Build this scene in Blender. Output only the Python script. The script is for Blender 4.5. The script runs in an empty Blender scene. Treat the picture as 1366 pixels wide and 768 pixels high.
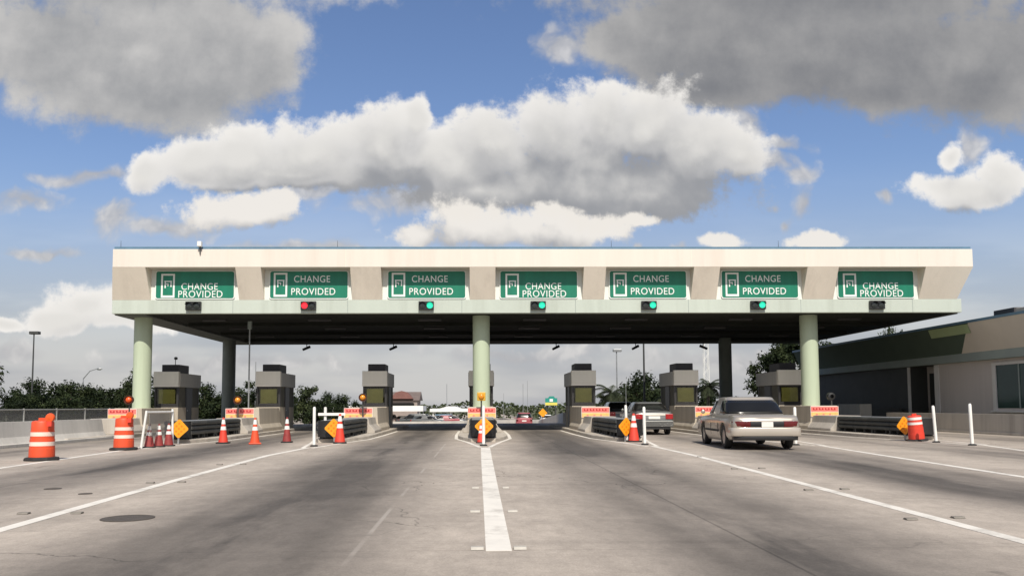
import bpy, bmesh, math, random
from mathutils import Vector, Matrix, noise as mnoise
PI = math.pi
R = math.radians
random.seed(7)
scene = bpy.context.scene
COL = scene.collection

# ------------------------------------------------------------------ helpers
class MB:
    """collects geometry, then links it as ONE mesh object"""
    def __init__(s): s.v = []; s.f = []
    def add(s, vs, fs):
        n = len(s.v); s.v += [tuple(v) for v in vs]; s.f += [tuple(i + n for i in f) for f in fs]; return s
    def box(s, x0, x1, y0, y1, z0, z1):
        return s.add([(x0,y0,z0),(x1,y0,z0),(x1,y1,z0),(x0,y1,z0),(x0,y0,z1),(x1,y0,z1),(x1,y1,z1),(x0,y1,z1)],
                     [(0,3,2,1),(4,5,6,7),(0,1,5,4),(1,2,6,5),(2,3,7,6),(3,0,4,7)])
    def cyl(s, a, b, r0, r1=None, n=12):
        if r1 is None: r1 = r0
        a = Vector(a); b = Vector(b); d = (b - a).normalized()
        t = Vector((1,0,0)) if abs(d.x) < .9 else Vector((0,1,0))
        u = d.cross(t).normalized(); w = d.cross(u)
        vs = []
        for p, r in ((a, r0), (b, r1)):
            for i in range(n):
                q = 2*PI*i/n; vs.append(p + (u*math.cos(q) + w*math.sin(q))*r)
        fs = [(i, (i+1) % n, n + (i+1) % n, n + i) for i in range(n)]
        fs += [tuple(range(n-1, -1, -1)), tuple(range(n, 2*n))]
        return s.add(vs, fs)
    def lathe(s, prof, c=(0,0,0), n=20, axis='z', caps=True):
        vs = []
        for r, h in prof:
            for i in range(n):
                q = 2*PI*i/n; a, b = r*math.cos(q), r*math.sin(q)
                vs.append({'z': (c[0]+a, c[1]+b, c[2]+h), 'y': (c[0]+a, c[1]+h, c[2]-b), 'x': (c[0]+h, c[1]+a, c[2]+b)}[axis])
        fs = []
        for k in range(len(prof)-1):
            for i in range(n):
                j = (i+1) % n; fs.append((k*n+i, k*n+j, (k+1)*n+j, (k+1)*n+i))
        if caps:
            fs.append(tuple(range(n-1, -1, -1))); m = (len(prof)-1)*n; fs.append(tuple(range(m, m+n)))
        return s.add(vs, fs)
    def prism(s, poly, a0, a1, axis='x'):
        """poly of 2-D points extruded along an axis: x -> (y,z), y -> (x,z), z -> (x,y)"""
        n = len(poly)
        P = {'x': lambda p, a: (a, p[0], p[1]), 'y': lambda p, a: (p[0], a, p[1]), 'z': lambda p, a: (p[0], p[1], a)}[axis]
        vs = [P(p, a0) for p in poly] + [P(p, a1) for p in poly]
        fs = [(i, (i+1) % n, n + (i+1) % n, n + i) for i in range(n)] + [tuple(range(n-1, -1, -1)), tuple(range(n, 2*n))]
        return s.add(vs, fs)
    def build(s, name, mat, parent=None, smooth=None, bevel=0, loc=None):
        me = bpy.data.meshes.new(name)
        me.from_pydata(s.v, [], s.f); me.validate()
        b = bmesh.new(); b.from_mesh(me); bmesh.ops.recalc_face_normals(b, faces=b.faces); b.to_mesh(me); b.free()
        if mat: me.materials.append(mat)
        if smooth:
            for p in me.polygons: p.use_smooth = True
            me.set_sharp_from_angle(angle=R(smooth))
        o = bpy.data.objects.new(name, me); COL.objects.link(o)
        if parent: o.parent = parent
        if loc: o.location = loc
        if bevel:
            m = o.modifiers.new('edge', 'BEVEL'); m.width = bevel; m.segments = 2; m.limit_method = 'ANGLE'
        return o

def tag(o, label=None, cat=None, group=None, kind=None):
    if label: o['label'] = label
    if cat: o['category'] = cat
    if group: o['group'] = group
    if kind: o['kind'] = kind
    return o
def thing(name, label, cat, loc=(0,0,0), rz=0, group=None):
    o = bpy.data.objects.new(name, None); COL.objects.link(o); o.empty_display_size = .2
    o.location = loc; o.rotation_euler = (0, 0, rz)
    return tag(o, label, cat, group)
def dup(root, loc, rz=None, label=None, scale=None, mats=None):
    def cp(o, par):
        c = o.copy(); COL.objects.link(c); c.parent = par
        if mats and c.type == 'MESH':
            for part, m in mats.items():
                if c.name.split('.')[0] == part:
                    c.material_slots[0].link = 'OBJECT'; c.material_slots[0].material = m
        for ch in list(o.children): cp(ch, c)
        return c
    r = cp(root, None); r.location = loc
    if rz is not None: r.rotation_euler = (0, 0, rz)
    if scale: r.scale = scale
    if label: r['label'] = label
    return r
def sweep_box(mb, pts, w, h0, h1):
    """a strip of width w along a ground path"""
    n = len(pts); vs = []
    for i, p in enumerate(pts):
        a = Vector(pts[max(i-1,0)][:2]); b = Vector(pts[min(i+1,n-1)][:2]); d = (b-a).normalized(); nn = Vector((d.y, -d.x))
        ww = w[i] if isinstance(w, (list, tuple)) else w
        for sg in (-1, 1):
            q = Vector(p[:2]) + nn*ww*.5*sg
            vs += [(q.x, q.y, h0 + gz(q.y)), (q.x, q.y, h1 + gz(q.y))]
    fs = []
    for i in range(n-1):
        a, b = i*4, (i+1)*4
        fs += [(a+1, a+3, b+3, b+1), (a, b, b+2, a+2), (a, a+1, b+1, b), (a+2, b+2, b+3, a+3)]
    fs += [(0,2,3,1), ((n-1)*4, (n-1)*4+1, (n-1)*4+3, (n-1)*4+2)]
    mb.add(vs, fs)
def ss(a, b, x):
    t = min(1, max(0, (x-a)/(b-a))); return t*t*(3-2*t)
def gz(y):                                   # the road falls away beyond the plaza
    return -1.35*ss(60, 102, y) - 1.6*ss(105, 190, y)

# ------------------------------------------------------------------ materials
def newmat(name):
    m = bpy.data.materials.new(name); m.use_nodes = True
    return m, m.node_tree.nodes, m.node_tree.links, m.node_tree.nodes['Principled BSDF']
def pmat(name, col, rough=.6, metal=0, var=.12, scale=3.0, bump=0.0, dirt=None, dirt_amt=.35, streak=False, coat=0, spec=.5):
    """procedural paint / concrete / plastic: base colour broken up by two noises, optional dirt with its own shape"""
    m, N, L, B = newmat(name)
    tc = N.new('ShaderNodeTexCoord'); mp = N.new('ShaderNodeMapping')
    L.new(tc.outputs['Object'], mp.inputs[0])
    if streak: mp.inputs['Scale'].default_value = (1, 1, .12)
    n1 = N.new('ShaderNodeTexNoise'); n1.inputs['Scale'].default_value = scale; n1.inputs['Detail'].default_value = 7; n1.inputs['Roughness'].default_value = .65
    L.new(mp.outputs[0], n1.inputs['Vector'])
    mr = N.new('ShaderNodeMapRange'); mr.inputs[1].default_value = .3; mr.inputs[2].default_value = .7
    mr.inputs[3].default_value = 1-var; mr.inputs[4].default_value = 1+var*.6
    L.new(n1.outputs['Fac'], mr.inputs[0])
    mx = N.new('ShaderNodeVectorMath'); mx.operation = 'SCALE'; mx.inputs[0].default_value = col[:3]
    L.new(mr.outputs[0], mx.inputs['Scale'])
    out = mx.outputs[0]
    if dirt:
        n2 = N.new('ShaderNodeTexNoise'); n2.inputs['Scale'].default_value = scale*.7; n2.inputs['Detail'].default_value = 9; n2.inputs['Roughness'].default_value = .7
        mp2 = N.new('ShaderNodeMapping'); L.new(tc.outputs['Object'], mp2.inputs[0]); mp2.inputs['Location'].default_value = (7.3, 2.1, 4.4)
        if streak: mp2.inputs['Scale'].default_value = (1.6, 1.6, .1)
        L.new(mp2.outputs[0], n2.inputs['Vector'])
        r2 = N.new('ShaderNodeMapRange'); r2.inputs[1].default_value = .5; r2.inputs[2].default_value = .72; r2.inputs[4].default_value = dirt_amt
        L.new(n2.outputs['Fac'], r2.inputs[0])
        mm = N.new('ShaderNodeMix'); mm.data_type = 'RGBA'; mm.inputs[7].default_value = (*dirt, 1)
        L.new(r2.outputs[0], mm.inputs[0]); L.new(out, mm.inputs[6]); out = mm.outputs[2]
    L.new(out, B.inputs['Base Color'])
    B.inputs['Roughness'].default_value = rough; B.inputs['Metallic'].default_value = metal
    B.inputs['Specular IOR Level'].default_value = spec; B.inputs['Coat Weight'].default_value = coat; B.inputs['Coat Roughness'].default_value = .08
    if bump:
        n3 = N.new('ShaderNodeTexNoise'); n3.inputs['Scale'].default_value = scale*14; n3.inputs['Detail'].default_value = 5
        L.new(tc.outputs['Object'], n3.inputs['Vector'])
        bp = N.new('ShaderNodeBump'); bp.inputs['Strength'].default_value = bump; bp.inputs['Distance'].default_value = .02
        L.new(n3.outputs['Fac'], bp.inputs['Height']); L.new(bp.outputs[0], B.inputs['Normal'])
    return m
def emat(name, col, strength, base=None):
    m, N, L, B = newmat(name)
    B.inputs['Base Color'].default_value = (*(base or col), 1); B.inputs['Roughness'].default_value = .25
    B.inputs['Emission Color'].default_value = (*col, 1); B.inputs['Emission Strength'].default_value = strength
    n1 = N.new('ShaderNodeTexVoronoi'); n1.inputs['Scale'].default_value = 40
    bp = N.new('ShaderNodeBump'); bp.inputs['Strength'].default_value = .3; L.new(n1.outputs['Distance'], bp.inputs['Height']); L.new(bp.outputs[0], B.inputs['Normal'])
    return m

M = {}
M['cream'] = pmat('cream_stucco', (.73,.66,.58), .85, var=.06, scale=.7, bump=.15, dirt=(.42,.36,.28), dirt_amt=.26, streak=True)
M['tan'] = pmat('tan_stucco', (.80,.72,.605), .9, var=.07, scale=.9, bump=.2, dirt=(.34,.28,.22), dirt_amt=.24, streak=True)
M['mint'] = pmat('mint_stucco', (.49,.54,.475), .8, var=.06, scale=.8, bump=.12, dirt=(.25,.27,.22), dirt_amt=.32, streak=True)
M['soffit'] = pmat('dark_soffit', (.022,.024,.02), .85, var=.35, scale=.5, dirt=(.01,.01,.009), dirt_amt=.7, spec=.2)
M['soffit_edge'] = pmat('soffit_trim', (.12,.13,.12), .7, var=.2, scale=1)
M['recess'] = pmat('white_recess', (.74,.76,.7), .8, var=.05, scale=2)
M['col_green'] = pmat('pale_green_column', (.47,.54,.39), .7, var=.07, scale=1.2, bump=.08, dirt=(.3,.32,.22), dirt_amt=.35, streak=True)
M['col_shade'] = pmat('shaded_column', (.16,.18,.155), .7, var=.15, scale=1.2)  # rear columns: the shade under the canopy is put into the colour
M['blue'] = pmat('blue_coping', (.10,.19,.27), .5, var=.15, scale=2)
M['sign'] = pmat('green_sheeting', (.006,.185,.108), .42, var=.22, scale=1.1, dirt=(.02,.13,.08), dirt_amt=.5, streak=True)
M['white'] = pmat('white_sheeting', (.8,.82,.78), .5, var=.06, scale=4)
M['black'] = pmat('black_plastic', (.018,.018,.018), .45, var=.2, scale=4)
M['rubber'] = pmat('black_rubber', (.022,.021,.02), .8, var=.25, scale=5, bump=.1)
M['red_lit'] = emat('lit_red_lens', (1,.03,.045), 1.1, (.4,.01,.02))
M['green_lit'] = emat('lit_green_lens', (.02,.75,.42), 1.0, (.02,.3,.2))
M['lens_off'] = pmat('unlit_lens', (.03,.035,.033), .2, var=.3, scale=12)
M['steel'] = pmat('galvanised_steel', (.36,.37,.37), .5, metal=.6, var=.15, scale=3)
M['pole'] = pmat('dark_pole_paint', (.05,.052,.05), .6, var=.2, scale=2)
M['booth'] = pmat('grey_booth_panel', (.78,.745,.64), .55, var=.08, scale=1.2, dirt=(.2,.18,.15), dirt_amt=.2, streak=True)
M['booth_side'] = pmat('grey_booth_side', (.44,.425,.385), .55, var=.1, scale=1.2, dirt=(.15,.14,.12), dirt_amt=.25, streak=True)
M['booth_trim'] = pmat('booth_trim', (.80,.76,.66), .5, var=.06, scale=2)
M['booth_frame'] = pmat('dark_booth_frame', (.028,.026,.025), .5, var=.2, scale=2)
M['booth_int'] = pmat('booth_interior', (.12,.115,.09), .8, var=.25, scale=2)
M['ac'] = pmat('dark_air_conditioner', (.055,.052,.055), .6, var=.2, scale=3)
M['blind'] = pmat('olive_blind', (.55,.52,.24), .6, var=.25, scale=1.6, dirt=(.33,.31,.17), dirt_amt=.5)
M['conc'] = pmat('weathered_concrete', (.44,.40,.345), .9, var=.16, scale=1.2, bump=.35, dirt=(.17,.145,.115), dirt_amt=.55, streak=True)
M['conc_tan'] = pmat('tan_concrete', (.50,.44,.35), .9, var=.14, scale=1.4, bump=.3, dirt=(.24,.2,.14), dirt_amt=.45, streak=True)
M['conc_grey'] = pmat('grey_barrier_concrete', (.56,.53,.475), .9, var=.13, scale=.9, bump=.3, dirt=(.22,.21,.19), dirt_amt=.4, streak=True)
M['curb'] = pmat('kerb_concrete', (.48,.43,.36), .9, var=.2, scale=2, bump=.3, dirt=(.2,.17,.13), dirt_amt=.5)
M['atten'] = pmat('dark_grey_rail', (.05,.054,.052), .55, metal=.15, var=.25, scale=1.5, dirt=(.2,.18,.15), dirt_amt=.2)
M['orange'] = pmat('drum_orange', (.72,.082,.025), .5, var=.12, scale=3, dirt=(.22,.07,.04), dirt_amt=.45, streak=True)
M['cone_red'] = pmat('cone_red_orange', (.72,.055,.028), .5, var=.15, scale=4, dirt=(.22,.04,.03), dirt_amt=.4, streak=True)
M['cone_dark'] = pmat('dark_cone_red', (.30,.04,.035), .6, var=.25, scale=5, dirt=(.1,.03,.03), dirt_amt=.5)  # darker, duller red for some of the cones
M['band'] = pmat('reflective_band', (.78,.62,.52), .45, var=.1, scale=5)
M['bandw'] = pmat('white_collar', (.8,.78,.72), .45, var=.12, scale=6)
M['dia'] = pmat('orange_marker', (.85,.33,.012), .45, var=.12, scale=4)
M['dia2'] = pmat('amber_button', (.72,.2,.01), .3, var=.1, scale=9)
M['amber'] = pmat('amber_lens', (.72,.27,.025), .25, var=.15, scale=9)
M['amber_red'] = pmat('orange_lens', (.75,.10,.02), .25, var=.15, scale=9)
M['beacon'] = pmat('dark_beacon_case', (.10,.03,.018), .5, var=.2, scale=6)
M['yellow'] = pmat('yellow_case', (.62,.36,.03), .5, var=.2, scale=5)
M['post'] = pmat('white_post', (.82,.81,.76), .5, var=.07, scale=5, dirt=(.4,.36,.3), dirt_amt=.25, streak=True)
M['line'] = pmat('road_paint', (.72,.68,.6), .8, var=.1, scale=2.5, bump=.1, dirt=(.27,.24,.2), dirt_amt=.7)
M['fence_post'] = pmat('fence_post_steel', (.4,.4,.38), .5, metal=.4, var=.1)
M['trunk'] = pmat('tree_bark', (.10,.075,.055), .95, var=.3, scale=6, bump=.4)
M['palm_trunk'] = pmat('palm_bark', (.2,.17,.13), .95, var=.3, scale=6, bump=.4)
M['bldg_wall'] = pmat('pinkish_stucco', (.58,.52,.485), .9, var=.06, scale=1, bump=.2, dirt=(.25,.21,.19), dirt_amt=.25, streak=True)
M['bldg_tan'] = pmat('building_tan', (.60,.535,.455), .9, var=.05, scale=1, bump=.2)
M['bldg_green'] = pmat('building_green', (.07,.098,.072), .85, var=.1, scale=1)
M['bldg_sunlit_green'] = pmat('building_sunlit_green', (.36,.44,.24), .85, var=.08, scale=1)  # sunlit tone of the green fascia, painted in
M['bldg_band'] = pmat('building_grey_green', (.27,.31,.29), .85, var=.08, scale=1)
M['bldg_dark'] = pmat('dark_link_wall', (.07,.07,.066), .85, var=.2, scale=1)
M['door'] = pmat('dark_door', (.05,.052,.05), .5, var=.15, scale=2)
M['jamb'] = pmat('pale_jamb', (.66,.63,.6), .7, var=.05, scale=3)
M['tan_box'] = pmat('tan_metal', (.42,.36,.3), .6, var=.1, scale=2)
M['roof_red'] = pmat('reddish_roof', (.2,.095,.08), .9, var=.2, scale=1)
M['roof_brown'] = pmat('brown_roof', (.16,.125,.11), .9, var=.2, scale=1)
M['house_wall'] = pmat('house_wall', (.3,.25,.22), .9, var=.1, scale=1)
M['white_roof'] = pmat('white_metal_roof', (.8,.8,.77), .5, var=.05, scale=1)
M['ex_green'] = pmat('guide_green', (.02,.25,.2), .5, var=.1, scale=1)
M['ex_yellow'] = pmat('guide_yellow', (.7,.62,.12), .5, var=.1, scale=1)
M['board_red'] = pmat('board_red', (.80,.20,.16), .5, var=.15, scale=5)
M['board_dark'] = pmat('board_dark_red', (.42,.02,.03), .5, var=.2, scale=6)
M['board_orange'] = pmat('board_orange', (.80,.47,.16), .5, var=.25, scale=5)
M['marker_dark'] = pmat('worn_marker', (.2,.18,.15), .7, var=.3, scale=9)
M['bldg_shade'] = pmat('link_wall_shade', (.045,.047,.044), .7, var=.2, scale=1)  # wall beyond the door, canopy shade painted into its colour
M['marker'] = pmat('marker_ceramic', (.46,.43,.37), .6, var=.2, scale=9)
M['iron'] = pmat('cast_iron', (.10,.085,.07), .8, metal=.2, var=.3, scale=9, bump=.5)
M['sed_paint'] = pmat('champagne_paint', (.40,.36,.305), .32, metal=.45, var=.03, scale=2, coat=.6, dirt=(.25,.21,.17), dirt_amt=.15)
M['silver_paint'] = pmat('silver_paint', (.16,.16,.15), .34, metal=.5, var=.03, scale=2, coat=.6)
M['dark_paint'] = pmat('dark_green_paint', (.03,.036,.033), .3, var=.05, scale=2, coat=.7)
M['red_paint'] = pmat('dull_red_paint', (.30,.055,.065), .4, var=.05, scale=2, coat=.5)
M['tail'] = pmat('tail_lamp_red', (.11,.008,.008), .25, var=.2, scale=8, coat=.2)
M['tail_bright'] = pmat('bright_tail_lamp', (.36,.012,.014), .25, var=.2, scale=8, coat=.3)
M['chrome'] = pmat('bumper_trim', (.50,.45,.38), .3, metal=.3, var=.04, scale=2, coat=.6)
M['plate'] = pmat('plate_white', (.78,.76,.7), .5, var=.1, scale=14)
M['rim'] = pmat('alloy_rim', (.4,.39,.37), .35, metal=.7, var=.15, scale=8)

def glassmat(name, col, rough=.06):
    m, N, L, B = newmat(name)
    tc = N.new('ShaderNodeTexCoord'); n = N.new('ShaderNodeTexNoise'); n.inputs['Scale'].default_value = 1.2
    L.new(tc.outputs['Object'], n.inputs['Vector'])
    mx = N.new('ShaderNodeMix'); mx.data_type = 'RGBA'; L.new(n.outputs['Fac'], mx.inputs[0])
    mx.inputs[6].default_value = (*[c*.6 for c in col], 1); mx.inputs[7].default_value = (*[c*1.4 for c in col], 1)
    L.new(mx.outputs[2], B.inputs['Base Color']); B.inputs['Roughness'].default_value = rough; B.inputs['Specular IOR Level'].default_value = .28
    return m
M['car_glass'] = glassmat('dark_car_glass', (.012,.012,.011), .16)
M['bldg_glass'] = glassmat('green_tinted_glass', (.018,.045,.04), .06)
# booth windows: real see-through pane
m, N, L, B = newmat('booth_glass')
B.inputs['Base Color'].default_value = (.62,.62,.42,1); B.inputs['Roughness'].default_value = .03
tr = N.new('ShaderNodeBsdfTransparent'); tr.inputs[0].default_value = (.9,.9,.76,1)
mxs = N.new('ShaderNodeMixShader'); fr = N.new('ShaderNodeFresnel'); fr.inputs[0].default_value = 1.5
gl = N.new('ShaderNodeBsdfGlossy'); gl.inputs['Roughness'].default_value = .04
nz = N.new('ShaderNodeTexNoise'); nz.inputs['Scale'].default_value = 2; bp = N.new('ShaderNodeBump'); bp.inputs['Strength'].default_value = .05
L.new(nz.outputs['Fac'], bp.inputs['Height']); L.new(bp.outputs[0], gl.inputs['Normal'])
L.new(fr.outputs[0], mxs.inputs[0]); L.new(tr.outputs[0], mxs.inputs[1]); L.new(gl.outputs[0], mxs.inputs[2]); L.new(mxs.outputs[0], N['Material Output'].inputs[0])
M['booth_glass'] = m

def foliage(name, c0, c1, c2):
    m, N, L, B = newmat(name)
    g = N.new('ShaderNodeNewGeometry'); n = N.new('ShaderNodeTexNoise'); n.inputs['Scale'].default_value = .9; n.inputs['Detail'].default_value = 4
    L.new(g.outputs['Position'], n.inputs['Vector'])
    cr = N.new('ShaderNodeValToRGB'); cr.color_ramp.elements[0].position = .36; cr.color_ramp.elements[0].color = (*c0, 1)
    cr.color_ramp.elements[1].position = .66; cr.color_ramp.elements[1].color = (*c2, 1)
    e = cr.color_ramp.elements.new(.5); e.color = (*c1, 1)
    L.new(n.outputs['Fac'], cr.inputs[0])
    hs = N.new('ShaderNodeHueSaturation'); mr = N.new('ShaderNodeMapRange'); mr.inputs[3].default_value = .6; mr.inputs[4].default_value = 1.45
    L.new(g.outputs['Random Per Island'], mr.inputs[0]); L.new(mr.outputs[0], hs.inputs['Value']); L.new(cr.outputs[0], hs.inputs['Color'])
    L.new(hs.outputs[0], B.inputs['Base Color']); B.inputs['Roughness'].default_value = .75; B.inputs['Specular IOR Level'].default_value = .2
    tl = N.new('ShaderNodeBsdfTranslucent'); L.new(hs.outputs[0], tl.inputs[0])
    mxs = N.new('ShaderNodeMixShader'); mxs.inputs[0].default_value = .25
    L.new(B.outputs[0], mxs.inputs[1]); L.new(tl.outputs[0], mxs.inputs[2]); L.new(mxs.outputs[0], N['Material Output'].inputs[0])
    return m
M['leaf'] = foliage('leaves_dark', (.010,.017,.007), (.022,.034,.012), (.046,.06,.022))
M['leaf_pale'] = foliage('leaves_olive', (.025,.034,.014), (.045,.06,.025), (.085,.1,.04))
M['frond'] = foliage('palm_leaves', (.02,.028,.014), (.035,.045,.022), (.06,.07,.035))

# chain link: procedural wires with gaps
m, N, L, B = newmat('chain_link_mesh')
tc = N.new('ShaderNodeTexCoord'); sp = N.new('ShaderNodeSeparateXYZ'); L.new(tc.outputs['Object'], sp.inputs[0])
def mnode(N, L, op, a, b=None, c=None):
    n = N.new('ShaderNodeMath'); n.operation = op
    for i, x in enumerate((a, b, c)):
        if x is None: continue
        if isinstance(x, (int, float)): n.inputs[i].default_value = x
        else: L.new(x, n.inputs[i])
    return n.outputs[0]
s1 = mnode(N, L, 'ADD', sp.outputs[1], sp.outputs[2]); s2 = mnode(N, L, 'SUBTRACT', sp.outputs[1], sp.outputs[2])
w = []
for s_ in (s1, s2):
    fr_ = mnode(N, L, 'FRACT', mnode(N, L, 'MULTIPLY', s_, 1/.075)); w.append(mnode(N, L, 'LESS_THAN', fr_, .19))
wire = mnode(N, L, 'MAXIMUM', w[0], w[1])
B.inputs['Base Color'].default_value = (.3,.3,.29,1); B.inputs['Metallic'].default_value = .3; B.inputs['Roughness'].default_value = .6
L.new(wire, B.inputs['Alpha']); M['link'] = m

# road concrete: light slabs, dark tyre-polished bands in the lane centres, joints, stains, grain
m, N, L, B = newmat('worn_road_concrete')
g = N.new('ShaderNodeNewGeometry'); sp = N.new('ShaderNodeSeparateXYZ'); L.new(g.outputs['Position'], sp.inputs[0])
X, Y = sp.outputs[0], sp.outputs[1]
def mt(op, a, b=None, c=None): return mnode(N, L, op, a, b, c)
def mapr(x, a, b, c, d, smooth=True):
    n = N.new('ShaderNodeMapRange'); n.interpolation_type = 'SMOOTHSTEP' if smooth else 'LINEAR'
    for i, v in enumerate((a, b, c, d)): n.inputs[i+1].default_value = v
    L.new(x, n.inputs[0]); return n.outputs[0]
def nz3(scale, sx=1, sy=1, detail=6, rough=.6, off=0):
    mp = N.new('ShaderNodeMapping'); mp.inputs['Scale'].default_value = (sx, sy, 1); mp.inputs['Location'].default_value = (off, off*.7, 0)
    L.new(g.outputs['Position'], mp.inputs[0])
    n = N.new('ShaderNodeTexNoise'); n.inputs['Scale'].default_value = scale; n.inputs['Detail'].default_value = detail; n.inputs['Roughness'].default_value = rough
    L.new(mp.outputs[0], n.inputs['Vector']); return n.outputs['Fac']
pitch = mapr(Y, 4, 30, 5.15, 5.75, False)
wob = mt('MULTIPLY', mt('SUBTRACT', nz3(.12, 1, .5, 2), .5), 1.0)
u = mt('DIVIDE', mt('ADD', X, wob), pitch)
fu = mt('ABSOLUTE', mt('SUBTRACT', mt('FRACT', u), .5))          # 0 at the lane centre, .5 at the lane line
band = mapr(fu, .10, .43, 1, 0)
blot = mapr(nz3(.22, 1, .35, 5, .6, 3), .32, .68, .62, 1.1)
inner = mapr(mt('ABSOLUTE', X), 6.0, 13.0, 1.0, .55)
bandamt = mt('MULTIPLY', mt('MULTIPLY', band, blot), inner)
drip = mt('MULTIPLY', mapr(fu, .0, .13, 1, 0), mapr(nz3(.5, 1.2, .2, 6, .65, 11), .42, .7, 0, .55))
dark = mt('MINIMUM', mt('ADD', mt('MULTIPLY', bandamt, .88), drip), 1)
mx = N.new('ShaderNodeMix'); mx.data_type = 'RGBA'; L.new(dark, mx.inputs[0])
mx.inputs[6].default_value = (.41,.355,.295,1); mx.inputs[7].default_value = (.098,.086,.074,1)
tone = mt('MULTIPLY', mapr(nz3(.9, 1, .6, 8, .65, 5), .25, .75, .82, 1.14), mapr(nz3(6, 1, .5, 8, .7, 9), .25, .75, .88, 1.1))
grain = mt('MULTIPLY', mapr(nz3(55, 1, 1, 3, .7, 2), .2, .8, .84, 1.16), mapr(nz3(17, 1, 1, 5, .75, 51), .25, .75, .90, 1.09))
cross = mapr(nz3(1.2, .12, 2.2, 4, .6, 21), .52, .72, 1, .90)     # faint bands across the lanes
# rubber smears across the lanes near the booths
tone = mt('MULTIPLY', mt('MULTIPLY', tone, grain), cross)
spots = mapr(nz3(2.6, 1, .5, 3, .5, 31), .71, .78, 1, .68); tone = mt('MULTIPLY', tone, spots)
# tyre tracks: two narrow darker bands either side of each lane centre, polished paler in places
trk = mt('MULTIPLY', mapr(mt('ABSOLUTE', mt('SUBTRACT', fu, .155)), .01, .06, 1, 0), mapr(nz3(.35, 1, .12, 4, .6, 61), .35, .65, 0, .22)); tone = mt('MULTIPLY', tone, mt('SUBTRACT', 1, trk))
# fine wandering cracks
vc = N.new('ShaderNodeTexVoronoi'); vc.feature = 'DISTANCE_TO_EDGE'; vc.inputs['Scale'].default_value = .33
wv = N.new('ShaderNodeTexNoise'); wv.inputs['Scale'].default_value = 1.6; wv.inputs['Detail'].default_value = 5; L.new(g.outputs['Position'], wv.inputs['Vector'])
wa = N.new('ShaderNodeVectorMath'); wa.operation = 'MULTIPLY_ADD'; L.new(wv.outputs['Color'], wa.inputs[0]); wa.inputs[1].default_value = (.9,.9,0); L.new(g.outputs['Position'], wa.inputs[2]); L.new(wa.outputs[0], vc.inputs['Vector'])
crk = mt('MULTIPLY', mapr(vc.outputs['Distance'], .001, .005, .5, 0), mapr(nz3(.16, 1, 1, 3, .5, 71), .52, .6, 0, 1)); tone = mt('MULTIPLY', tone, mt('SUBTRACT', 1, crk))
# joints
def joint(px, wd):
    d = mt('ABSOLUTE', mt('SUBTRACT', X, px)); return mapr(d, wd*.4, wd, 1, 0)
js = None
fan = mt('DIVIDE', mt('SUBTRACT', pitch, 5.2), 5.2)
for k, px in enumerate((-7.9, 2.42, 7.9, -13.2, 12.6)):
    d = mt('ABSOLUTE', mt('SUBTRACT', mt('SUBTRACT', X, mt('MULTIPLY', fan, px*.5)), px)); jj = mapr(d, .006, .022, .7, 0)
    js = jj if js is None else mt('MAXIMUM', js, jj)
ty = mt('ABSOLUTE', mt('SUBTRACT', mt('FRACT', mt('MULTIPLY', mt('ADD', Y, 1.7), 1/6.1)), .5))
jt = mapr(ty, .0015, .0045, .2, 0); js = mt('MAXIMUM', js, jt)
tone = mt('MULTIPLY', tone, mt('SUBTRACT', 1, mt('MULTIPLY', js, .55)))
# pale sealed joint left of the centre stripe
d = mt('ABSOLUTE', mt('SUBTRACT', X, -1.27)); pale = mt('MULTIPLY', mapr(d, .012, .035, 1, 0), mapr(nz3(.5, .2, 1, 3, .6, 41), .4, .6, 0, 1))
sc = N.new('ShaderNodeVectorMath'); sc.operation = 'SCALE'; L.new(mx.outputs[2], sc.inputs[0]); L.new(tone, sc.inputs['Scale'])
mp_ = N.new('ShaderNodeMix'); mp_.data_type = 'RGBA'; L.new(mt('MULTIPLY', pale, .55), mp_.inputs[0]); L.new(sc.outputs[0], mp_.inputs[6]); mp_.inputs[7].default_value = (.42,.38,.33,1)
L.new(mp_.outputs[2], B.inputs['Base Color']); B.inputs['Roughness'].default_value = .85; B.inputs['Specular IOR Level'].default_value = .3
bp = N.new('ShaderNodeBump'); bp.inputs['Strength'].default_value = .35; bp.inputs['Distance'].default_value = .01
L.new(nz3(38, 1, 1, 4, .7), bp.inputs['Height']); L.new(bp.outputs[0], B.inputs['Normal'])
M['road'] = m
# ground: dry grass
m, N, L, B = newmat('rough_grass_ground')
g = N.new('ShaderNodeNewGeometry'); n = N.new('ShaderNodeTexNoise'); n.inputs['Scale'].default_value = .3; n.inputs['Detail'].default_value = 9
L.new(g.outputs['Position'], n.inputs['Vector']); cr = N.new('ShaderNodeValToRGB')
cr.color_ramp.elements[0].position = .35; cr.color_ramp.elements[0].color = (.035,.05,.02,1); cr.color_ramp.elements[1].position = .68; cr.color_ramp.elements[1].color = (.13,.12,.06,1)
L.new(n.outputs['Fac'], cr.inputs[0]); L.new(cr.outputs[0], B.inputs['Base Color']); B.inputs['Roughness'].default_value = .95
M['ground'] = m

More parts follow.
